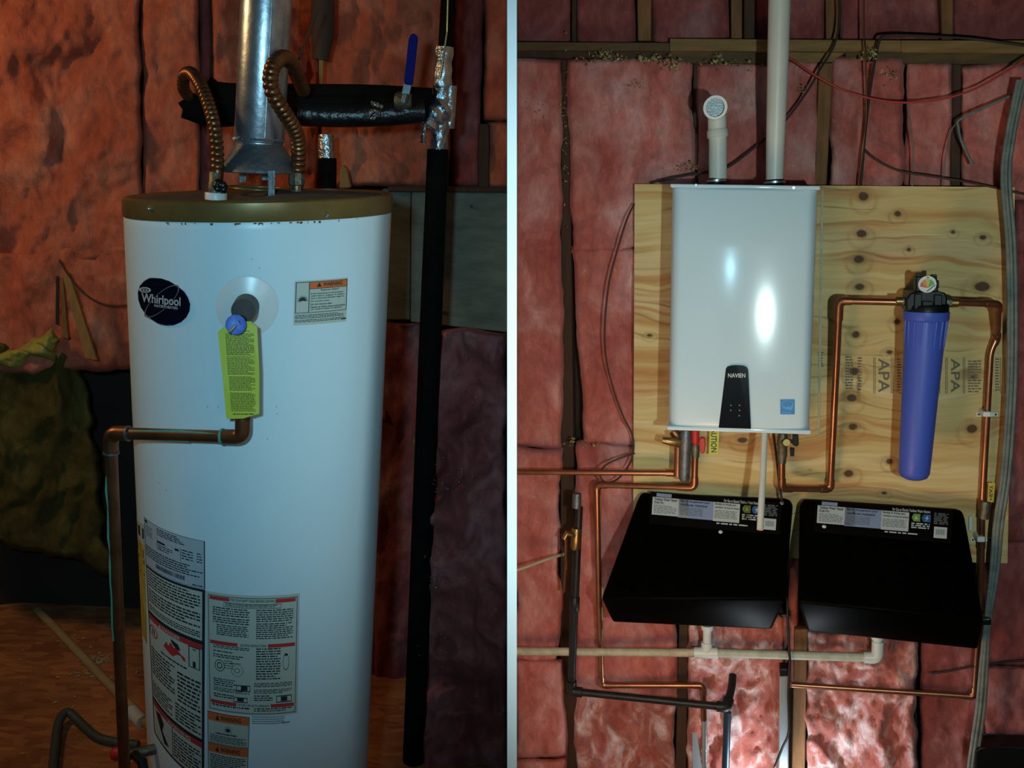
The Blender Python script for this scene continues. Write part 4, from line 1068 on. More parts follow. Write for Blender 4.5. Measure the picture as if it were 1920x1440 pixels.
# ---- plywood backing board, with knots and grain in a colour layer
def plywood():
    quad = [(1190, 345), (1903, 351), (1889, 1056), (1187, 1040)]
    nu, nv = 400, 400
    U, W_ = np.meshgrid(np.linspace(0, 1, nu + 1), np.linspace(0, 1, nv + 1))
    X = (quad[0][0] * (1 - U) + quad[1][0] * U) * (1 - W_) + (quad[3][0] * (1 - U) + quad[2][0] * U) * W_
    Y = (quad[0][1] * (1 - U) + quad[1][1] * U) * (1 - W_) + (quad[3][1] * (1 - U) + quad[2][1] * U) * W_
    pts = R(X, Y, np.full_like(X, DB))
    me = grid_mesh('face_veneer', pts, nu, nv)
    knots = [(1619, 368, 9, 8), (1615, 438, 9, 7), (1610, 486, 9, 7), (1612, 538, 9, 6), (1683, 401, 6, 5), (1704, 468, 4, 3), (1787, 435, 4, 3),
             (1843, 445, 6, 4), (1842, 537, 14, 9), (1682, 603, 6, 5), (1605, 627, 7, 6), (1668, 660, 6, 4), (1602, 696, 9, 7), (1825, 707, 4, 3),
             (1597, 746, 9, 7), (1599, 800, 8, 6), (1822, 804, 10, 8), (1668, 865, 6, 5), (1591, 888, 9, 6), (1658, 924, 5, 3), (1392, 825, 9, 5), (1218, 629, 5, 3), (1218, 980, 6, 4)]
    Yw = Y.copy()
    for kx, ky, rx, ry in knots:
        dx, dy = (X - kx) / (rx * 3.2), (Y - ky) / (ry * 3.0)
        g = np.exp(-(dx * dx + dy * dy)); Yw = Yw - np.sign(dy) * g * ry * 1.2 * np.minimum(np.abs(dy) * 2.5, 1)
    warp = (fbm(X / 160, Y / 90, 4, 3) - .5) * 60
    g1 = fbm(X / 420, (Yw + warp) / 16, 7, 3); g2 = fbm(X / 60, (Yw + warp * .6) / 3.0, 9, 3)
    band = fbm(X / 300 + 3, (Yw + warp) / 55, 21, 3)
    base = np.array([.60, .44, .180]); orange = np.array([.44, .185, .045]); pale = np.array([.70, .57, .30]); brown = np.array([.24, .115, .035])
    k_or = np.clip((band - .50) * 8, 0, 1) * np.clip((g1 - .36) * 5, 0, 1) * .85
    for cx, cy, wx, wy, a in ((1205, 500, 60, 12, .8), (1215, 512, 60, 9, .6), (1215, 602, 80, 11, .75), (1210, 668, 60, 16, .8), (1200, 700, 70, 16, .9), (1215, 735, 60, 14, .9), (1215, 806, 60, 12, .6), (1215, 832, 70, 7, .6),
                              (1780, 405, 110, 9, .7), (1820, 462, 90, 5, .5), (1820, 612, 90, 14, .6), (1830, 636, 80, 8, .5), (1650, 500, 60, 30, .3), (1790, 922, 80, 12, .7), (1640, 912, 60, 8, .4), (1350, 908, 120, 5, .5), (1420, 850, 60, 26, .22), (1790, 860, 120, 8, .3)):
        k_or = np.maximum(k_or, a * np.exp(-((X - cx) / wx) ** 4 - ((Yw + warp * .25 - cy) / wy) ** 2))
    col = base[None, None] * (1 - k_or[..., None]) + orange[None, None] * k_or[..., None]
    kp = np.clip((g1 - .55) * 4, 0, .6)[..., None]; col = col * (1 - kp) + pale * kp
    line = np.clip(1 - np.abs(((Yw + warp * 1.2) / 34 + 2.2 * fbm(X / 500, Yw / 80, 33, 2)) % 1 - .5) * 14, 0, 1) * .75 * np.clip((fbm(X / 120, Y / 60, 61, 2) - .42) * 6, 0, 1)
    col = col * (1 - line[..., None]) + brown * line[..., None]
    col = col * (.88 + .24 * g2[..., None])
    for kx, ky, rx, ry in knots:
        d = np.sqrt(((X - kx) / rx) ** 2 + ((Y - ky) / ry) ** 2) * (1 + .25 * (fbm(X / 9, Y / 9, int(kx), 2) - .5))
        halo = np.clip(2.1 - d, 0, 1)[..., None] * .55; col = col * (1 - halo) + np.array([.26, .15, .05]) * halo
        ring = np.exp(-((np.sqrt(((X - kx) / (rx * 2.7)) ** 2 + ((Y - ky - ry) / (ry * 3.1)) ** 2) - 1) / .16) ** 2)[..., None] * .50 * (fbm(X / 14, Y / 14, int(kx) + 3, 2)[..., None] + .2); col = col * (1 - ring) + np.array([.30, .16, .05]) * ring
        far = np.exp(-((X - kx) / (rx * 5)) ** 2 - ((Y - ky) / (ry * .9)) ** 2)[..., None] * .45; col = col * (1 - far) + np.array([.36, .20, .07]) * far
        core = np.clip((1.12 - d) * 5, 0, 1)[..., None]; col = col * (1 - core) + np.array([.075, .038, .014]) * core
    for sx_, sy_, rx, ry in ((1493, 886, 12, 4), (1508, 891, 10, 3), (1519, 881, 4, 2)):     # dark scuffs
        s_ = np.exp(-((X - sx_) / rx) ** 2 - ((Y - sy_) / ry) ** 2)[..., None] * .6; col = col * (1 - s_) + np.array([.12, .09, .05]) * s_
    ca = me.color_attributes.new('grain', 'FLOAT_COLOR', 'POINT')
    ca.data.foreach_set('color', np.concatenate([np.clip(col, 0, 1), np.ones(col.shape[:2] + (1,))], -1).astype(np.float32).ravel())
    t = thing('plywood_board', 'knotty plywood sheet carrying the tankless heater and blue filter', 'plywood', R.P(1540, 1048, DB), R)
    finish('face_veneer', me, vcol_mat('plywood_face'), t)
    bm = slab(R, quad, DB + .001, .017)
    obj('core_plies', bm, mat('plywood_core', (.30, .20, .085, 1), .85, col2=(.20, .12, .05, 1), scale=4, stretch=(1, 60, 60)), t)
    def pm(q):
        return lambda u, v, off: R((q[0] * (1 - u) + q[2] * u), (q[1] * (1 - v) + q[3] * v), DB - off)
    def rot(q):      # text running downwards
        return lambda u, v, off: R((q[2] * (1 - v) + q[0] * v), (q[1] * (1 - u) + q[3] * u), DB - off)
    for i, (x0, x1) in enumerate(((1647, 1668), (1783, 1800), (1533, 1545))):
        if x0 < 1560: continue
        k = Print(rot((x0, 672, x1, 736)), .0008).text('APA', 0, 0, 1, 1)
        k.done('grade_stamp', M_stamp, t)
    k = Print(pm((0, 0, 1, 1)), .0008)
    for x in (1638, 1641, 1671, 1674, 1762, 1773, 1776, 1806, 1809, 1876, 1884): k.rect(x - .6, 670, x + .6, 738)
    for x0, y0, x1, y1, n, sd in ((1585, 668, 1600, 732, 12, 1), (1608, 670, 1616, 734, 12, 2), (1682, 672, 1690, 735, 12, 3), (1750, 672, 1760, 735, 12, 4), (1815, 676, 1840, 738, 12, 5), (1866, 672, 1874, 735, 12, 6), (1534, 660, 1544, 690, 6, 7)):
        k.fine(x0, y0, x1, y1, n, sd, .5, 6)
    k.done('grade_stamp', M_stamp, t)['kind'] = 'stuff'
    k = Print(rot((1606, 704, 1613, 742)), .0008).text('XPOSURE 1', 0, 0, 1, 1).done('grade_stamp', M_stamp, t)
    return t
plywood()

# ---- tankless water heater
DH = 2.80
hq = [(1258.5, 351), (1536, 355), (1519, 807), (1251.5, 800)]
TILT = .034
th_ = thing('tankless_water_heater', 'white wall hung tankless water heater with black control panel', 'water heater', R.P(1390, 808, DB - .01), R)
def hf(s, t, dz):
    x = (hq[0][0] * (1 - s) + hq[1][0] * s) * (1 - t) + (hq[3][0] * (1 - s) + hq[2][0] * s) * t
    y = (hq[0][1] * (1 - s) + hq[1][1] * s) * (1 - t) + (hq[3][1] * (1 - s) + hq[2][1] * s) * t
    return R.P(x, y, DH - TILT * t) + R.fw * dz
BULGE = .009
def section():
    out = [(0.004, DB - DH - .003)]; out.append((0, .05))
    for k in range(1, 9):
        a = k / 8 * math.pi / 2; out.append((.085 * (1 - math.cos(a)), .048 * (1 - math.sin(a))))
    for k in range(1, 12):
        s = .085 + .83 * k / 12; out.append((s, -BULGE * (1 - ((s - .5) / .415) ** 2)))
    out += [(1 - s, d) for s, d in out[:10][::-1]]
    return out
sec = section(); bm = bm_new(); rows = []
for t, ins in ((0, .006), (.004, .002), (.012, 0), (.25, 0), (.5, 0), (.75, 0), (.985, 0), (.995, .003), (1, .008)):
    rows.append([bm.verts.new(hf(s + (.5 - s) * ins * .6, t, d + ins)) for s, d in sec])
for a, b in zip(rows[:-1], rows[1:]):
    for i in range(len(sec)): bm.faces.new((a[i], a[(i + 1) % len(sec)], b[(i + 1) % len(sec)], b[i]))
bm.faces.new(rows[0]); bm.faces.new(rows[-1][::-1])
obj('front_cover', bm, M_heater, th_, smooth='auto')
obj('top_flange', bevel(slab(R, [(1256.5, 344.5), (1538, 348.5), (1538, 356), (1257, 351.5)], DH - .004, .25), .003, 2), M_heater, th_, smooth='auto')
obj('bottom_flange', bevel(slab(R, [(1250, 799), (1521, 807), (1520, 815), (1250.5, 806.5)], DH - TILT - .004, .25), .003, 2), M_heater, th_, smooth='auto')
for x, y in ((1305, 347.5), (1488, 352)):
    p = R.P(x, y, DH - .004); lathe_obj('screw', p, p - R.fw * .004, [(0, .005), (1, .004)], M_galv, th_, n=12)
def Dpx(x, y): # local front depth
    s = (x - 1254) / 272.; return DH - TILT * (y - 353) / 450. - BULGE * max(0, 1 - ((s - .5) / .415) ** 2)
pn = [(1347.5, 802), (1361, 692), (1364, 687.5), (1371, 685.2), (1382, 684.6), (1393, 685.4), (1400, 688), (1403, 693), (1408, 804)]
bm = bm_new(); fr = [R.P(x, y, Dpx(x, y) - .005) for x, y in pn]; hull(bm, fr, [p + R.fw * .012 for p in fr])
panel = obj('control_panel', bm, M_panel, th_); panel['label'] = 'glossy black tapered control panel'
def rmap(q, off0=.006):
    def f(u, v, off):
        u = np.asarray(u, float); v = np.asarray(v, float)
        x = (q[0] * (1 - u) + q[2] * u) + 0 * v; y = (q[1] * (1 - v) + q[3] * v) + 0 * u
        if np.ndim(x) == 0: return np.array(R(x, y, Dpx(float(x), float(y)) - off0 - off))
        x, y = np.broadcast_arrays(x, y); d = np.vectorize(Dpx)(x, y); return R(x, y, d - off0 - off)
    return f
Print(rmap((1365, 700, 1397.5, 708)), .0003).text('NAVIEN', 0, 0, 1, 1).done('lettering', M_wht, panel)
k = Print(rmap((0, 0, 1, 1)), .0003)
for x, y in ((1370.5, 760), (1386.5, 760), (1370, 769.5), (1386.5, 769.5), (1386, 779.5)): k.disc(x, y, 1.5, 1.5, 12)
k.done('button_mark', M_greyink, panel)
o = Print(rmap((1463, 749, 1490, 777), .0005), .0003).rect(0, 0, 1, 1, 3, 3).done('energy_sticker', M_sticker, th_); o['label'] = 'small square blue sticker'
Print(rmap((1463, 749, 1490, 777), .0005), .0007).ring(.5, .32, .42, .24, .12, 28).poly([(.12, .48), (.3, .5), (.5, .62), (.4, .5), (.6, .48), (.75, .62), (.7, .5), (.95, .25), (.8, .7), (.55, .66), (.4, .66)]).fine(.1, .86, .9, .93, 1, 3, .8, .2).done('swoosh_print', M_stickerpale, o)

# flue collars, exhaust and intake pipes
lathe_px('vent_collar', R, [(1343, 334, 15), (1343, 336, 17), (1343, 344, 17.5), (1343, 350, 17.5)], 2.90, M_blackp, th_, 28)
lathe_px('vent_collar', R, [(1452, 337, 17), (1452, 339, 18.5), (1452, 347, 19), (1452, 354, 19)], 2.90, M_blackp, th_, 28)
for x, y, r in ((1343, 339, 18), (1452, 342, 19.8)): lathe_px('hose_clamp', R, [(x, y - 2.0, r), (x, y + 2.0, r)], 2.90, M_galv, th_, 28)
ex = thing('exhaust_pipe', 'long white plastic vent pipe rising from the tankless heater', 'pipe', R.P(1452, 340, 2.9), R)
q = [(1452, 339, 2.90, 15.5), (1454, 262, 2.89, 17), (1459, 100, 2.87, 19.5), (1463, -60, 2.85, 20.5)]
tube_obj('plastic_tube', [R.P(a, b, c) for a, b, c, d in q], [R.rad(*a) for a in q], M_pvc, ex, n=28)
inn = thing('intake_pipe', 'short white plastic pipe with screened elbow mouth above the tankless heater', 'pipe', R.P(1346, 336, 2.9), R)
q = [(1346, 336), (1346, 262), (1345, 232)]
tube_obj('plastic_tube', [R.P(x, y, 2.9) for x, y in q], R.rad(1346, 300, 2.9, 16.5), M_pvc, inn, n=28)
lathe_px('coupling', R, [(1346, 258, 17.5), (1346, 257, 19.5), (1345.5, 245, 19.5), (1345, 243, 18)], 2.9, M_pvc, inn, 28)
mc = R.P(1341, 201.5, 2.80); mcd = (EYE + R.rt * .1 - mc).normalized()
tube_obj('elbow', fillet([R.P(1345, 245, 2.9), R.P(1344, 205, 2.9), mc - mcd * .004], .04, 8), R.rad(1346, 300, 2.9, 17), M_pvc, inn, n=28, caps=False)
bm = bm_new(); r0 = R.rad(1341, 201, 2.8, 22.5); r1_ = R.rad(1341, 201, 2.8, 16.5)
a1 = mc.copy(); 
lathe(bm, mc - mcd * .03, mc + mcd * .01, [(0, r0 * .96), (.9, r0), (1, r0 * .97), (1.001, r1_ * 1.03), (.9, r1_), (0, r1_)], 36, caps=False)
obj('mouth_ring', bm, M_pvc, inn, smooth='auto')
s1 = mcd.cross(R.up).normalized(); s2 = s1.cross(mcd).normalized()
bm = bm_new()
for k_ in range(-6, 7):
    o_ = k_ * r1_ / 6.5; h_ = math.sqrt(max(r1_ ** 2 - o_ ** 2, 0)) * .99
    b0 = mc - mcd * .008
    tube(bm, [b0 + s1 * o_ + s2 * h_, b0 + s1 * o_ - s2 * h_], .0009, 6); tube(bm, [b0 + s2 * o_ + s1 * h_, b0 + s2 * o_ - s1 * h_], .0009, 6)
obj('screen_mesh', bm, M_galv, inn)['kind'] = 'stuff'
lathe_obj('screen_backing', mc - mcd * .022, mc - mcd * .012, [(0, r1_ * .99), (1, r1_ * .99)], mat('grey_green_screen', (.26, .34, .33, 1), .6, col2=(.34, .42, .41, 1), scale=200), inn, n=28)

# ---- copper plumbing helpers
def run(name, label, pts, rpx, m=M_copper, fr=.028, elbows=True, cat='pipe', group=None, couplings=(), ecap=1.2, skip=()):
    P_ = [R.P(*p) for p in pts]
    r = R.rad(pts[0][0], pts[0][1], pts[0][2], rpx)
    t = thing(name, label, cat, P_[0], R, group)
    tube_obj('tube', fillet(P_, fr, 6), r, m, t, n=16)
    if elbows:
        for i in range(1, len(P_) - 1):
            if i in skip: continue
            a, b, c = P_[i - 1], P_[i], P_[i + 1]
            if (b - a).angle(c - b) < .35: continue
            elbow(t, a, b, c, r * ecap, min(.032, (a - b).length * .45, (c - b).length * .45), m)
    for i, f_ in couplings:
        d_ = (P_[i + 1] - P_[i]); c_ = P_[i] + d_ * f_; d_ = d_.normalized()
        collar(t, c_ - d_ * .016, c_ + d_ * .016, r * 1.22, m)
    return t, P_, r
DP = 3.015
tA, pA, rA = run('copper_pipe', 'copper pipe looping up the plywood from the heater to the blue filter', [(1466, 850, 2.93), (1466, 916, 2.95), (1557, 917, DP), (1574, 564, 2.90), (1703, 567, 2.88)], 6.3, couplings=((2, .93),))
tB, pB, rB = run('copper_pipe', 'copper pipe leaving the right side of the blue filter and dropping down', [(1777, 567, 2.88), (1872, 570, 2.90), (1869, 634, DP), (1857, 660, DP), (1841, 960, DP), (1839, 1120, 3.03), (1827, 1306, 3.05), (1484, 1284, 3.05)], 6.3, couplings=((0, .1), (4, .36), (3, .95)))
tC, pC, rC = run('copper_pipe', 'bright straight copper pipe running left from the grey mixing valve', [(958, 885, 2.98), (1272, 887, 2.98)], 5.2, couplings=((0, .96),))
tD, pD, rD = run('copper_pipe', 'copper pipe from the red handled valve running left then down', [(1304, 850, 2.93), (1302, 914, 2.93), (1119, 909, 2.98), (1123, 1120, 3.0), (1128, 1285, 3.02), (1318, 1285, 3.02), (1320, 1350, 3.03)], 6.0, couplings=((1, .12),))
tube_obj('grey_insulated_end', [R.P(1321, 1348, 3.03), R.P(1322, 1600, 3.03)], R.rad(1320, 1400, 3.03, 5), M_metalplate, tD, n=12)
for i, (x, y) in enumerate(((1126, 1110), (1126, 1150), (1126.5, 1190))):
    tube_obj('shiny_patch', [R.P(x + 3.5, y - 12, 2.985), R.P(x + 3.5, y + 12, 2.985)], .003, M_galv, tD, n=6)

# grey mixing valve on the left, red valve, right brass valve
gv = thing('mixing_valve', 'dark grey upright valve with brass side arm under the heater, left end', 'valve', R.P(1284, 900, 2.93), R)
lathe_px('valve_body', R, [(1286, 806, 9), (1286, 815, 11), (1285, 834, 12), (1285, 845, 10), (1284, 885, 10), (1284, 897, 10.5), (1283, 901, 8.5)], 2.92, M_galv_dull, gv, 20)
tube_obj('side_arm', [R.P(1242, 825, 2.90), R.P(1258, 828, 2.90), R.P(1280, 831, 2.92)], [R.rad(1250, 826, 2.9, 6), R.rad(1250, 826, 2.9, 8), R.rad(1250, 826, 2.9, 9)], M_brass, gv, n=16)
lathe_px('copper_sleeve', R, [(1272, 838, 7.5), (1271, 892, 8)], 2.95, M_copper, gv, 16)
lathe_px('cap', R, [(1262, 808, 8), (1268, 815, 10), (1272, 822, 8)], 2.93, M_copper_dull, gv, 14)
rvv = thing('shutoff_valve', 'shutoff valve with bright red handle under the tankless heater', 'valve', R.P(1304, 855, 2.93), R)
lathe_px('valve_body', R, [(1303, 832, 6), (1304, 835, 8), (1304, 850, 8), (1304, 858, 7)], 2.93, M_old_brass, rvv, 16)
lathe_px('red_cap', R, [(1304, 807, 8), (1305, 830, 7), (1304, 834, 5)], 2.92, M_red, rvv, 16)
bm = slab(R, [(1311, 822), (1319, 819.5), (1323, 824), (1322, 848), (1317, 852), (1312, 848)][0:4], 2.885, .02)
bm.free(); bm = bm_new(); fr = [R.P(x, y, 2.885) for x, y in ((1311, 824), (1316, 820), (1322, 823), (1323, 836), (1321, 849), (1316, 852), (1312, 846))]
hull(bm, fr, [p + R.fw * .02 for p in fr]); obj('red_handle', bevel(bm, .003, 2), M_red, rvv)
bvv = thing('shutoff_valve', 'brass shutoff valve with small black handles under the heater, right end', 'valve', R.P(1466, 868, 2.93), R)
lathe_px('valve_body', R, [(1468, 812, 8), (1468, 822, 10), (1468, 834, 11), (1466, 838, 9), (1465, 852, 9.5), (1466, 862, 7.5), (1466, 868, 7.5)], 2.93, M_old_brass, bvv, 18)
tube_obj('service_port', [R.P(1468, 830, 2.93), R.P(1475, 830, 2.88)], R.rad(1475, 830, 2.88, 6.5), M_brass, bvv, n=14)
for q_ in (((1486, 814), (1497, 815), (1498, 834), (1493, 838), (1486, 834)), ((1481, 840), (1490, 841), (1489, 856), (1482, 856))):
    bm = bm_new(); fr = [R.P(x, y, 2.89) for x, y in q_]; hull(bm, fr, [p + R.fw * .015 for p in fr]); obj('black_handle', bevel(bm, .002, 2), M_blackp, bvv)
tube_obj('handle_stem', [R.P(1470, 826, 2.92), R.P(1490, 828, 2.90)], R.rad(1475, 830, 2.9, 4), M_old_brass, bvv, n=10)
# yellow caution tag under the heater
bm = bm_new(); fr = [R.P(x, y, 3.0) for x, y in ((1331, 790), (1350, 792), (1346, 851), (1329, 853))]; hull(bm, fr, [p + R.fw * .0008 for p in fr])
ct = obj('caution_tag', bm, M_yellowtag, bay=R); tag(ct, 'yellow caution tag hanging upside down below the heater', 'tag')
Print(lambda u, v, off: R(1344 - 11 * np.asarray(v, float) - 0 * np.asarray(u, float), 796 + 52 * np.asarray(u, float) + 0 * np.asarray(v, float), 3.0 - off), .0006).text('CAUTION', 0, 0, 1, 1).done('lettering', M_ink, ct)

# condensate drain tube
dr = thing('condensate_tube', 'grey white plastic tube hanging from the heater over the left pan', 'pipe', R.P(1425, 993, 2.70), R)
tube_obj('plastic_tube', [R.P(1433.5, 812, 2.82), R.P(1430, 900, 2.74), R.P(1425, 993, 2.66)], R.rad(1430, 900, 2.74, 6), M_pvc, dr, n=18)

# ---- blue water filter
wf = thing('water_filter', 'tall blue canister water filter with black head and gauge', 'water filter', R.P(1713, 896, 2.87), R)
DF = 2.87
lathe_px('canister', R, [(1737, 583, 38), (1737, 584, 40), (1736.5, 597, 40), (1736, 600, 38.5), (1736, 602, 36), (1733, 650, 34.5), (1726, 740, 31.5), (1716, 860, 28), (1714, 886, 27), (1713, 894, 23), (1713, 898, 15)], DF, M_bluep, wf, 48)
for k_ in range(9):
    an = math.radians(188 + k_ * 20.5); dv2 = R.rt * math.cos(an) + R.fw * math.sin(an)
    a_ = R.P(1736, 601, DF) + dv2 * R.rad(1736, 601, DF, 36.5); b_ = R.P(1732, 652, DF) + dv2 * R.rad(1732, 652, DF, 34)
    tube_obj('canister_rib', [a_, b_], [.0030, .0012], M_bluep, wf, n=8)
bm = bm_new(); hp = [(1699, 584), (1698, 562), (1707, 549), (1722, 546), (1762, 547), (1774, 549), (1777, 560), (1775, 585)]
fr = [R.P(x, y, DF - .035) for x, y in hp]; bm = hull(bm, fr, [p + R.fw * .085 for p in fr]); obj('filter_head', bevel(bm, .005, 2), M_blackp, wf)
lathe_px('head_collar', R, [(1737, 570, 36), (1737, 574, 38.5), (1737, 585, 38.5)], DF, M_blackp, wf, 40)
for q_ in (((1715, 551), (1729, 551), (1728, 580), (1714, 580)), ((1752, 552), (1767, 553), (1766, 581), (1751, 580)), ((1730, 564), (1750, 565), (1750, 576), (1729, 575))):
    obj('head_rib', bevel(slab(R, list(q_), DF - .046, .02), .002, 1), M_blackp, wf)
obj('gauge_housing', bevel(slab(R, [(1717, 517), (1757, 518), (1760, 548), (1717, 548)], DF - .03, .04), .004, 2), M_blackp, wf)
for q_ in ((1719, 514, 1728, 520), (1748, 515, 1757, 521), (1757, 526, 1761, 540)): obj('housing_lug', bevel(slab(R, Q(*q_), DF - .028, .03), .001, 1), M_blackp, wf)
gc = R.P(1738.5, 533, DF - .034); rg = R.rad(1738, 533, DF, 15.5)
g = lathe_obj('gauge', gc + R.fw * .004, gc - R.fw * .002, [(0, rg), (1, rg)], M_label_w, wf, n=36)
def gm(u, v, off): return np.array(gc) + np.multiply.outer(np.asarray(u, float) * rg, np.array(R.rt)) - np.multiply.outer(np.asarray(v, float) * rg, np.array(R.up)) - np.array(R.fw) * (.002 + off)
def wedge(a0, a1, m, nm):
    k = Print(gm, .0006); n = 8
    pts_ = [(math.cos(math.radians(a0 + (a1 - a0) * i / n)) * .78, -math.sin(math.radians(a0 + (a1 - a0) * i / n)) * .78 + .15) for i in range(n + 1)]
    k.poly(pts_ + [(.1, .45)]); k.done(nm, m, g)
wedge(150, 190, mat('gauge_red', (.50, .07, .03, 1), .5), 'red_zone'); wedge(110, 150, mat('gauge_orange', (.55, .22, .05, 1), .5), 'orange_zone'); wedge(70, 110, mat('gauge_yellow', (.5, .42, .05, 1), .5), 'yellow_zone'); wedge(12, 70, mat('gauge_green', (.08, .32, .06, 1), .5), 'green_zone')
Print(gm, .0010).poly([(.82, .05), (.88, .12), (.05, .85), (-.1, .85)]).rect(-.08, -.85, .12, -.72).done('needle', M_ink, g)
for x0, x1, m_, y in ((1690, 1701, M_old_brass, 565), (1680, 1692, M_brass, 565), (1774, 1784, M_old_brass, 567), (1784, 1796, M_brass, 567.5)):
    tube_obj('port_fitting', [R.P(x0, y, DF), R.P(x1, y, DF)], R.rad(x0, y, DF, 9), m_, wf, n=6 if m_ is M_old_brass else 16)
obj('mounting_bracket', slab(R, [(1708, 548), (1768, 549), (1766, 582), (1706, 582)], DF + .05, DB - DF - .052), M_galv_dull, wf)

tag(obj('plastic_strip', slab(R, [(1540, 357), (1544, 357), (1537, 815), (1533, 815)], DB - .004, .004), M_pvc_old, bay=R), 'pale narrow strip running down the plywood beside the heater', 'strip')
# clamps on the right hand pipe
for i, (x, y) in enumerate(((1851, 777), (1840, 1012))):
    t = thing('pipe_clamp', ('upper' if i == 0 else 'lower') + ' white plastic clamp on the right hand copper pipe', 'pipe clamp', R.P(x, y, DB), R, 'white pipe clamps')
    obj('strap', bevel(slab(R, [(x - 7.5, y - 5), (x + 7.5, y - 5), (x + 7.5, y + 5), (x - 7.5, y + 5)], 2.998, DB - 3.0), .003, 2), M_white_plastic, t)
    for s in (-1, 1):
        x_ = x + s * 13; obj('ear', slab(R, [(x_ - 7, y - 3.5), (x_ + 7, y - 3.5), (x_ + 7, y + 3.5), (x_ - 7, y + 3.5)], DB - .004, .004), M_white_plastic, t)
        p = R.P(x + s * 16, y, DB - .004); lathe_obj('screw', p, p - R.fw * .003, [(0, .003), (1, .003)], M_ink, t, n=8)
# yellow tag and union on the same pipe
lathe_px('union_fitting', R, [(1848, 940, 9), (1848, 946, 10), (1844, 972, 9)], 3.0, M_old_brass, tB, 10)
bm = bm_new(); fr = [R.P(x, y, 2.99) for x, y in ((1853, 905), (1866, 906), (1863, 942), (1851, 940))]; hull(bm, fr, [p + R.fw * .001 for p in fr])
t = obj('yellow_tag', bm, M_yellowpaper, bay=R); tag(t, 'small yellow tag on the right hand copper pipe above its union', 'tag')
Print(lambda u, v, off: R(1861 - 6 * np.asarray(v, float) - 0 * np.asarray(u, float), 938 - 28 * np.asarray(u, float) + 0 * np.asarray(v, float), 2.99 - off), .0006).text('HEAT', 0, 0, 1, 1).done('lettering', M_ink, t)
tag(obj('wall_plug', bevel(slab(R, Q(1817, 968, 1824, 996), DB - .012, .012), .002, 1), M_pvcw, bay=R), 'small pale plastic box on the plywood behind the right pan', 'box')

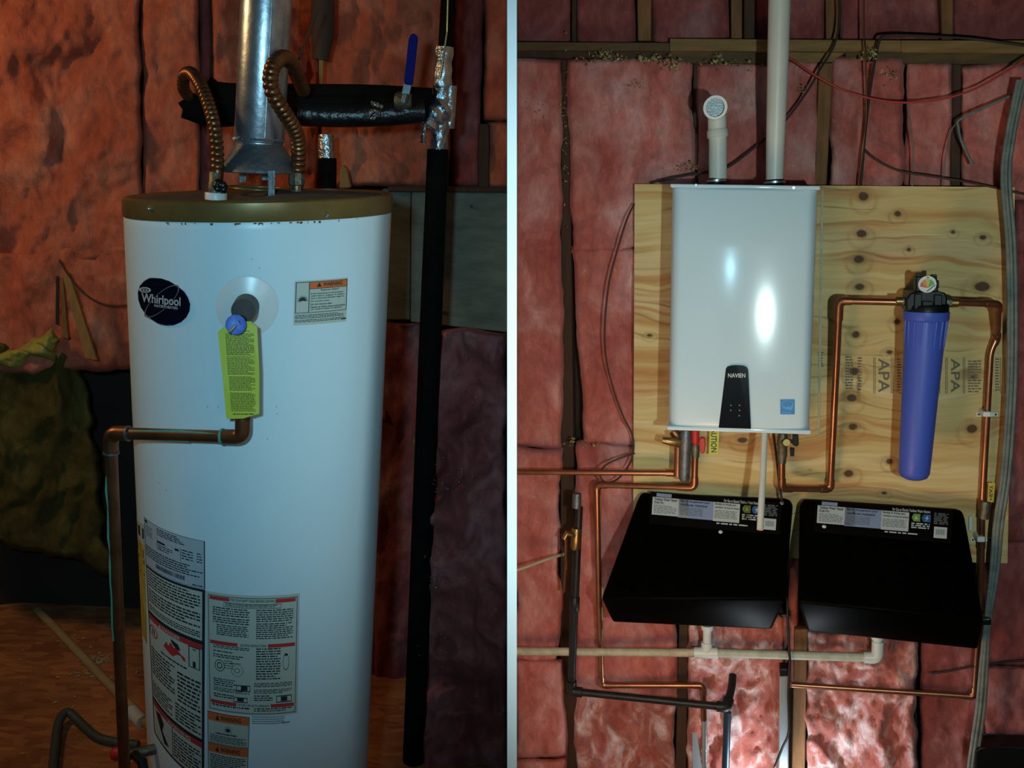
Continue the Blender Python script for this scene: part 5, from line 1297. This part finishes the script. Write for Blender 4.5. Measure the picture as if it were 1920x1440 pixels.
# ---- drain pans
def ray_plane(px, py, p0, nn):
    r = rays(px, py); r = cw(r) - EYEn; t = ((np.array(p0) - EYEn) @ nn) / (r @ nn); return EYEn + r * t[..., None]
def pan(label, T1, T2, C1, C2, B1, B2, lab, out_px, left_round):
    t = thing('drain_pan', label, 'drain pan', R.P((B1[0] + B2[0]) / 2, B1[1], 3.0), R, 'black drain pans under the heater')
    dT, dC, dBt = 2.99, 2.70, 2.80
    bm = bm_new()
    def P_(p, d): return bm.verts.new(R.P(p[0], p[1], d))
    def inset(p, dx): return (p[0] + dx, p[1])
    # front ring with cut corners, back ring against the board
    f = [P_(inset(T1, 6), dT), P_(inset(T2, -6), dT), P_((T2[0], T2[1] + 12), dT - .012), P_(C2, dC), P_(inset(B2, 0), dBt), P_(B1, dBt), P_(C1, dC), P_((T1[0] - 1, T1[1] + 12), dT - .012)]
    b = [P_(inset(T1, 8), 3.04), P_(inset(T2, -8), 3.04), P_((T2[0] - 2, T2[1] + 12), 3.04), P_((C2[0] - 6, C2[1] - 4), 3.04), P_((B2[0] - 6, B2[1] - 12), 3.04), P_((B1[0] + 6, B1[1] - 12), 3.04), P_((C1[0] + 6, C1[1] - 4), 3.04), P_((T1[0] + 1, T1[1] + 12), 3.04)]
    bm.faces.new((f[0], f[1], f[2], f[3], f[6], f[7])); bm.faces.new((f[3], f[4], f[5], f[6])); bm.faces.new(b[::-1])
    for i in range(8): bm.faces.new((f[i], b[i], b[(i + 1) % 8], f[(i + 1) % 8]))
    bevel(bm, .008, 3); obj('pan_body', bm, M_panp, t, smooth='auto')
    # moulded ribs on the front
    a = np.array(R(T1[0], T1[1], dT)); b_ = np.array(R(T2[0], T2[1], dT)); c_ = np.array(R((C1[0] + C2[0]) / 2, (C1[1] + C2[1]) / 2, dC))
    nn = unit(np.cross(b_ - a, c_ - a)); 
    if nn @ np.array(R.fw) > 0: nn = -nn
    for k_ in range(6):
        u = .12 + k_ * .15
        def pt(u_, v_, o_=.0015):
            x = (T1[0] * (1 - u_) + T2[0] * u_) * (1 - v_) + (C1[0] * (1 - u_) + C2[0] * u_) * v_; y = (T1[1] * (1 - u_) + T2[1] * u_) * (1 - v_) + (C1[1] * (1 - u_) + C2[1] * u_) * v_
            return Vector(ray_plane(np.array(x), np.array(y), a, nn) + nn * o_)
        bmr = bm_new(); w_ = .022
        q1 = [pt(u - w_, .36), pt(u + w_, .36), pt(u + w_, .94), pt(u - w_, .94)]
        hull(bmr, [p + Vector(nn) * .003 for p in q1], [p - Vector(nn) * .004 for p in q1]); obj('raised_rib', bevel(bmr, .002, 2), M_panp, t)
    # outlet
    ox, oy, oy2 = out_px
    lathe_px('outlet_spigot', R, [(ox, oy, 11), (ox, oy + 8, 11), (ox, oy + 8.5, 8), (ox, oy2, 8)], 2.98, M_pvcw, t, 20)
    # printed label
    x0, y0, x1, y1 = lab      # origin of the white strip and end of the bar code block
    sl = (y1 - y0) / (x1 - x0)
    def lm(off_):
        def f_(u, v, off):
            u = np.asarray(u, float); v = np.asarray(v, float)
            x = x0 + u * (x1 - x0) - v * 2.0; y = y0 + (x - x0) * sl + v * 34.0
            return ray_plane(x, y, a, nn) + nn * (off + off_)
        return f_
    g_ = lm(.0044)
    lb = Print(g_, 0).rect(-.02, -.28, 1.03, 1.5, 4, 2).done('pan_label', mat('black_label', (.002, .002, .0025, 1), .4, spec=.15), t)
    Print(g_, .0005).rect(0, 0, .29, .98).rect(.49, 0, .70, 1.0 + .05).done('white_strip', M_label_w, lb)
    Print(g_, .0005).rect(.21, 0, .49, 1.02).done('lilac_strip', M_lilac, lb)
    Print(g_, .0005).rect(.03, -.22, .15, -.03).done('logo_block', M_lilac, lb)
    k = Print(g_, .0010)
    k.text('Tankless Water Heater', .015, .03, .20, .19).text('Drain Pan', .015, .22, .09, .36).text('Bac de r\u00e9cup\u00e9ration pour', .225, .03, .46, .19).text('chauffe-eau instantan\u00e9', .225, .22, .44, .36)
    k.text('Bandeja de drenaje para', .50, .03, .67, .19).text('calentador de agua sin tanque', .50, .22, .695, .36)
    k.done('lettering', M_ink, lb)
    k = Print(g_, .0010)
    for u0 in (.015, .225, .50): k.fine(u0, .45, u0 + .18, .92, 6, int(u0 * 100), .4, .03)
    k.done('fine_print', M_greyink, lb)['kind'] = 'stuff'
    k = Print(g_, .0010).text('For Gas or Electric Tankless Water Heaters', .57, -.20, .86, -.04).fine(.72, .54, .86, .88, 3, 7, .6, .05).fine(.52, 1.13, .86, 1.22, 1, 8, .8, .05)
    k.text('DP', .04, -.18, .09, -.07) if False else None
    k.done('lettering', M_wht, lb)
    Print(g_, .0010).poly([(.72, .25), (.735, .04), (.785, .04), (.785, .46), (.735, .46)]).done('green_icon', M_green, lb)
    Print(g_, .0010).poly([(.795, .25), (.81, .04), (.865, .04), (.865, .46), (.81, .46)]).done('blue_icon', M_blueicon, lb)
    Print(g_, .0014).poly([(.845, .08), (.82, .27), (.835, .27), (.825, .44), (.852, .22), (.838, .22)]).poly([(.755, .12), (.74, .35), (.772, .35)]).done('icon_symbol', M_wht, lb)
    Print(g_, .0008).fine(.89, -.1, 1.0, .55, 7, 15, .6, .05).done('small_print', M_greyink, lb)['kind'] = 'stuff'
    Print(g_, .0008).rect(.895, .66, .995, 1.28).done('bar_code_patch', M_label_w, lb)
    k = Print(g_, .0012)
    for i in range(12): k.rect(.912 + i * .0058, .8, .912 + i * .0058 + (.002 if i % 3 else .0035), 1.1)
    k.done('bar_code', M_greyink, lb)['kind'] = 'stuff'
    return t, (a, nn)
p1, pl1 = pan('left black drain pan tilted below the tankless heater', (1197, 924), (1487, 936), (1128, 1122), (1472, 1124), (1149, 1166), (1447, 1180), (1224, 933, 1458, 953), (1326, 1172, 1206), 1)
p2, pl2 = pan('right black drain pan tilted below the blue filter', (1500, 936), (1808, 956), (1496, 1128), (1844, 1164), (1514, 1183), (1833, 1217), (1533, 949, 1778, 969), (1645, 1190, 1206), 1)
for (px_, py_, pl) in ((1351, 999, pl1), (1466, 945, pl1), (1545, 989, pl2)):
    c = Vector(ray_plane(np.array(px_), np.array(py_), *pl)); nn = Vector(pl[1]); 
    lathe_obj('rivet', c + nn * .002, c + nn * .007, [(0, .006), (.6, .006), (1, .003)], M_pvcw if px_ != 1466 else M_galv, p1 if pl is pl1 else p2, n=14)

# ---- drain manifold of white plastic pipe
mf = thing('drain_manifold', 'long pale plastic pipe running level beneath both drain pans', 'pipe', R.P(1300, 1230, 2.98), R)
rm = R.rad(1300, 1222, 2.98, 8.0)
tube_obj('plastic_tube', [R.P(958, 1221, 2.98), R.P(1315, 1224, 2.98)], rm, M_pvc_old, mf, n=18)
tube_obj('plastic_tube', [R.P(1335, 1224, 2.98), R.P(1636, 1233, 2.98)], rm, mat('pale_green_pvc', (.45, .50, .42, 1), .55, col2=(.33, .37, .30, 1), scale=30), mf, n=18)
tube_obj('tee_fitting', [R.P(1302, 1223.5, 2.98), R.P(1346, 1224.5, 2.98)], rm * 1.32, M_pvcw, mf, n=20)
tube_obj('tee_branch', [R.P(1325, 1224, 2.98), R.P(1325.5, 1204, 2.98)], rm * 1.28, M_pvcw, mf, n=20)
tube_obj('elbow', fillet([R.P(1620, 1232.5, 2.98), R.P(1645, 1234, 2.98), R.P(1646, 1202, 2.98)], .035, 8), rm * 1.3, M_pvcw, mf, n=20)

# ---- black gas pipe and fittings
gp = thing('gas_pipe', 'black iron gas pipe dropping at the left and running right along the bottom', 'pipe', R.P(1071, 1296, 2.96), R)
rg_ = R.rad(1080, 1000, 2.96, 7.0)
gpt = [R.P(1086, 950, 2.96), R.P(1079, 1110, 2.96), R.P(1071, 1296, 2.96), R.P(1362, 1326, 2.96), R.P(1372, 1290, 3.02), R.P(1374, 1266, 3.06)]
tube_obj('iron_tube', fillet(gpt, .03, 6), rg_ * 1.02, M_blackiron, gp, n=18)
elbow(gp, gpt[1], gpt[2], gpt[3], rg_ * 1.4, .036, M_blackiron); elbow(gp, gpt[2], gpt[3], gpt[4], rg_ * 1.45, .030, M_blackiron)
lathe_px('coupling', R, [(1078, 1118, 8), (1078, 1120, 9.5), (1077, 1144, 9.5), (1077, 1146, 8)], 2.96, M_blackiron, gp, 16)
lathe_px('galvanized_cap', R, [(1082, 925, 7.5), (1084, 928, 8.5), (1081, 952, 8.5)], 2.955, M_galv_dull, gp, 16)
lathe_px('brass_tee', R, [(1081, 990, 8), (1081, 993, 9.5), (1079, 1026, 9.5), (1079, 1030, 8)], 2.955, M_brass, gp, 14)
tube_obj('brass_branch', [R.P(1080, 1004, 2.95), R.P(1062, 1000, 2.93), R.P(1058, 1010, 2.93)], R.rad(1070, 1000, 2.95, 5.5), M_brass, gp, n=12)
tube_obj('copper_tail', [R.P(1061, 1006, 2.935), R.P(1061, 1060, 2.95), R.P(1058, 1110, 2.97)], R.rad(1060, 1020, 2.95, 3), M_copper_dull, gp, n=10)
tube_obj('lower_drop', [R.P(1364, 1335, 2.99), R.P(1361, 1420, 2.99), R.P(1356, 1600, 2.99)], R.rad(1360, 1380, 2.99, 7), mat('blue_black_iron', (.03, .06, .09, 1), .35, .5), gp, n=16)
# duct and plates at the bottom
t = thing('steel_conduit_box', 'pale galvanized steel channel standing at the bottom centre', 'steel channel', R.P(1468, 1600, 2.98), R)
obj('channel', bevel(slab(R, [(1462, 1262), (1479, 1262), (1478, 1620), (1458, 1620)], 2.99, .05), .004, 2), M_metalplate, t)
obj('black_cap', bevel(slab(R, Q(1462, 1254, 1482, 1270), 2.98, .05), .004, 2), M_blackp, t)
for i, q_ in enumerate((((1298, 1362), (1304, 1358), (1316, 1440), (1312, 1620), (1300, 1620)), ((1318, 1352), (1326, 1352), (1326, 1620), (1316, 1620)))):
    bm = bm_new(); fr = [R.P(x, y, 3.06) for x, y in q_]; hull(bm, fr, [p + R.fw * .004 for p in fr])
    tag(obj('steel_plate', bm, M_metalplate, bay=R), ('slanted' if i == 0 else 'upright') + ' pale steel strip at the bottom between the pink batts', 'steel strip')
bm = bm_new(); fr = [R.P(x, y, 2.95) for x, y in ((1826, 1620), (1828, 1408), (1838, 1401), (1860, 1404), (1960, 1402), (1965, 1620))]; hull(bm, fr, [p + R.fw * .08 for p in fr])
tag(obj('black_case', bevel(bm, .006, 2), M_blackp, bay=R), 'top of a black case in the bottom right corner', 'case')

# ---- cables
def cable(name, label, pts, rpx, m, cat='cable', n=8, sm=8):
    P_ = catmull([R.P(*p) for p in pts], sm)
    r = R.rad(pts[0][0], pts[0][1], pts[0][2], rpx)
    return tag(obj(name, tube(bm_new(), P_, r, n), m, bay=R, smooth=True), label, cat)
cable('power_cord', 'black power cord dropping from the heater behind the left pan', [(1450, 812, 2.93), (1455, 850, 2.98), (1460, 895, 3.0), (1466, 938, 2.975), (1470, 950, 3.05), (1477, 1000, 3.06), (1477, 1080, 3.0), (1476, 1130, 2.95), (1479, 1210, 2.94), (1481, 1240, 2.94), (1478, 1300, 2.94), (1479, 1370, 2.94), (1466, 1404, 2.95), (1452, 1440, 2.95)], 2.4, M_cable)
cable('black_cable', 'thin black cable bowing over the pink batts left of the plywood', [(1189, 382, 3.05), (1176, 410, 3.03), (1160, 460, 3.02), (1142, 530, 3.02), (1134, 610, 3.02), (1136, 670, 3.02), (1150, 730, 3.02), (1168, 780, 3.02), (1184, 812, 3.03), (1188, 840, 3.03), (1180, 870, 3.02), (1158, 898, 3.01), (1136, 905, 2.99), (1125, 890, 2.98), (1136, 872, 3.0), (1165, 858, 3.02), (1190, 850, 3.04)], 1.8, M_browncable)
cable('black_cable', 'black cable slanting from the ceiling plate behind the vent pipe', [(1571, -60, 3.05), (1571, 62, 3.05), (1534, 136, 3.04), (1511, 175, 3.04), (1474, 224, 3.04), (1432, 262, 3.05), (1367, 312, 3.05), (1327, 322, 3.05), (1262, 333, 3.05), (1220, 343, 3.06)], 2.2, M_cable)
cable('black_cable', 'black cable bending over the plate and dropping behind the plywood', [(2000, 96, 3.03), (1890, 81, 3.03), (1815, 72, 3.04), (1700, 66, 3.04), (1662, 67, 3.04), (1650, 74, 3.04), (1641, 110, 3.04), (1630, 180, 3.04), (1621, 262, 3.04), (1613, 360, 3.07)], 2.6, M_cable)
cable('twisted_wire', 'thin brown wire hanging beside the black cable at top', [(1619, -60, 3.04), (1620, 60, 3.04), (1623, 100, 3.03), (1624, 215, 3.03), (1617, 280, 3.03), (1609, 356, 3.06)], 1.7, M_copper_dull, 'wire')
cable('red_tubing', 'thin red tubing sagging across the upper right', [(1440, 84, 3.03), (1479, 108, 3.02), (1530, 142, 3.0), (1590, 172, 3.0), (1665, 190, 3.0), (1740, 190, 3.0), (1815, 172, 3.0), (1880, 138, 3.0), (1990, 70, 3.0)], 2.0, M_redcable, 'tubing')
cable('brown_cable', 'dark brown cable sagging just above the plywood top', [(1618, 278, 3.05), (1645, 300, 3.04), (1690, 321, 3.04), (1765, 333, 3.04), (1840, 346, 3.05), (1990, 380, 3.05)], 2.2, M_browncable)
cable('grey_wire', 'grey wire bent sharply over the stud at upper right', [(1990, 140, 3.02), (1890, 182, 3.02), (1850, 200, 3.02), (1800, 224, 3.02), (1797, 238, 3.02), (1802, 262, 3.02), (1812, 285, 3.03), (1824, 310, 3.03)], 2.6, M_greycable, 'wire')
cable('pale_wire', 'thin pale wire hanging straight at upper right', [(1702, 190, 3.05), (1708, 240, 3.04), (1713, 290, 3.04), (1710, 356, 3.06)], 1.3, M_greycable, 'wire')
cable('pale_wire', 'thin pale wire left of the bent grey wire', [(1796, 226, 3.04), (1782, 250, 3.05), (1772, 300, 3.05), (1768, 352, 3.07)], 1.1, M_greycable, 'wire')
cable('cream_cable', 'cream cable slanting from the divider to the gas pipe', [(962, 1071, 2.9), (1000, 1058, 2.96), (1030, 1047, 3.0), (1060, 1038, 3.06)], 3.0, M_whitecable)
bn = thing('cable_bundle', 'bundle of grey cables running down the right edge', 'cable', R.P(1845, 1600, 2.97), R)
for i, (o1, o2) in enumerate(((0, 0), (7, 3), (-6, 2), (2, 8))):
    P_ = catmull([R.P(x + o1 * s, y, 2.96 + o2 * .001) for x, y, s in ((1915, 150, 1), (1893, 260, 1), (1886, 340, 1), (1896, 480, 1), (1897, 700, 1), (1886, 880, 1), (1872, 980, 1), (1864, 1070, .9), (1851, 1168, .5), (1845, 1240, .8), (1838, 1330, 1), (1824, 1430, 1), (1805, 1600, 1))], 8)
    o = tube_obj('cable', P_, R.rad(1880, 900, 2.96, 3.8), M_greycable, bn, n=10)
obj('black_tape', bevel(slab(R, Q(1841, 1160, 1859, 1173), 2.94, .04), .004, 2), M_blacktape, bn)
cable('brown_cable', 'dark cable stub crossing the batts at lower right', [(1744, 1262, 3.05), (1780, 1258, 3.05), (1826, 1249, 3.04), (1880, 1242, 3.05), (1990, 1232, 3.06)], 2.2, M_cable)
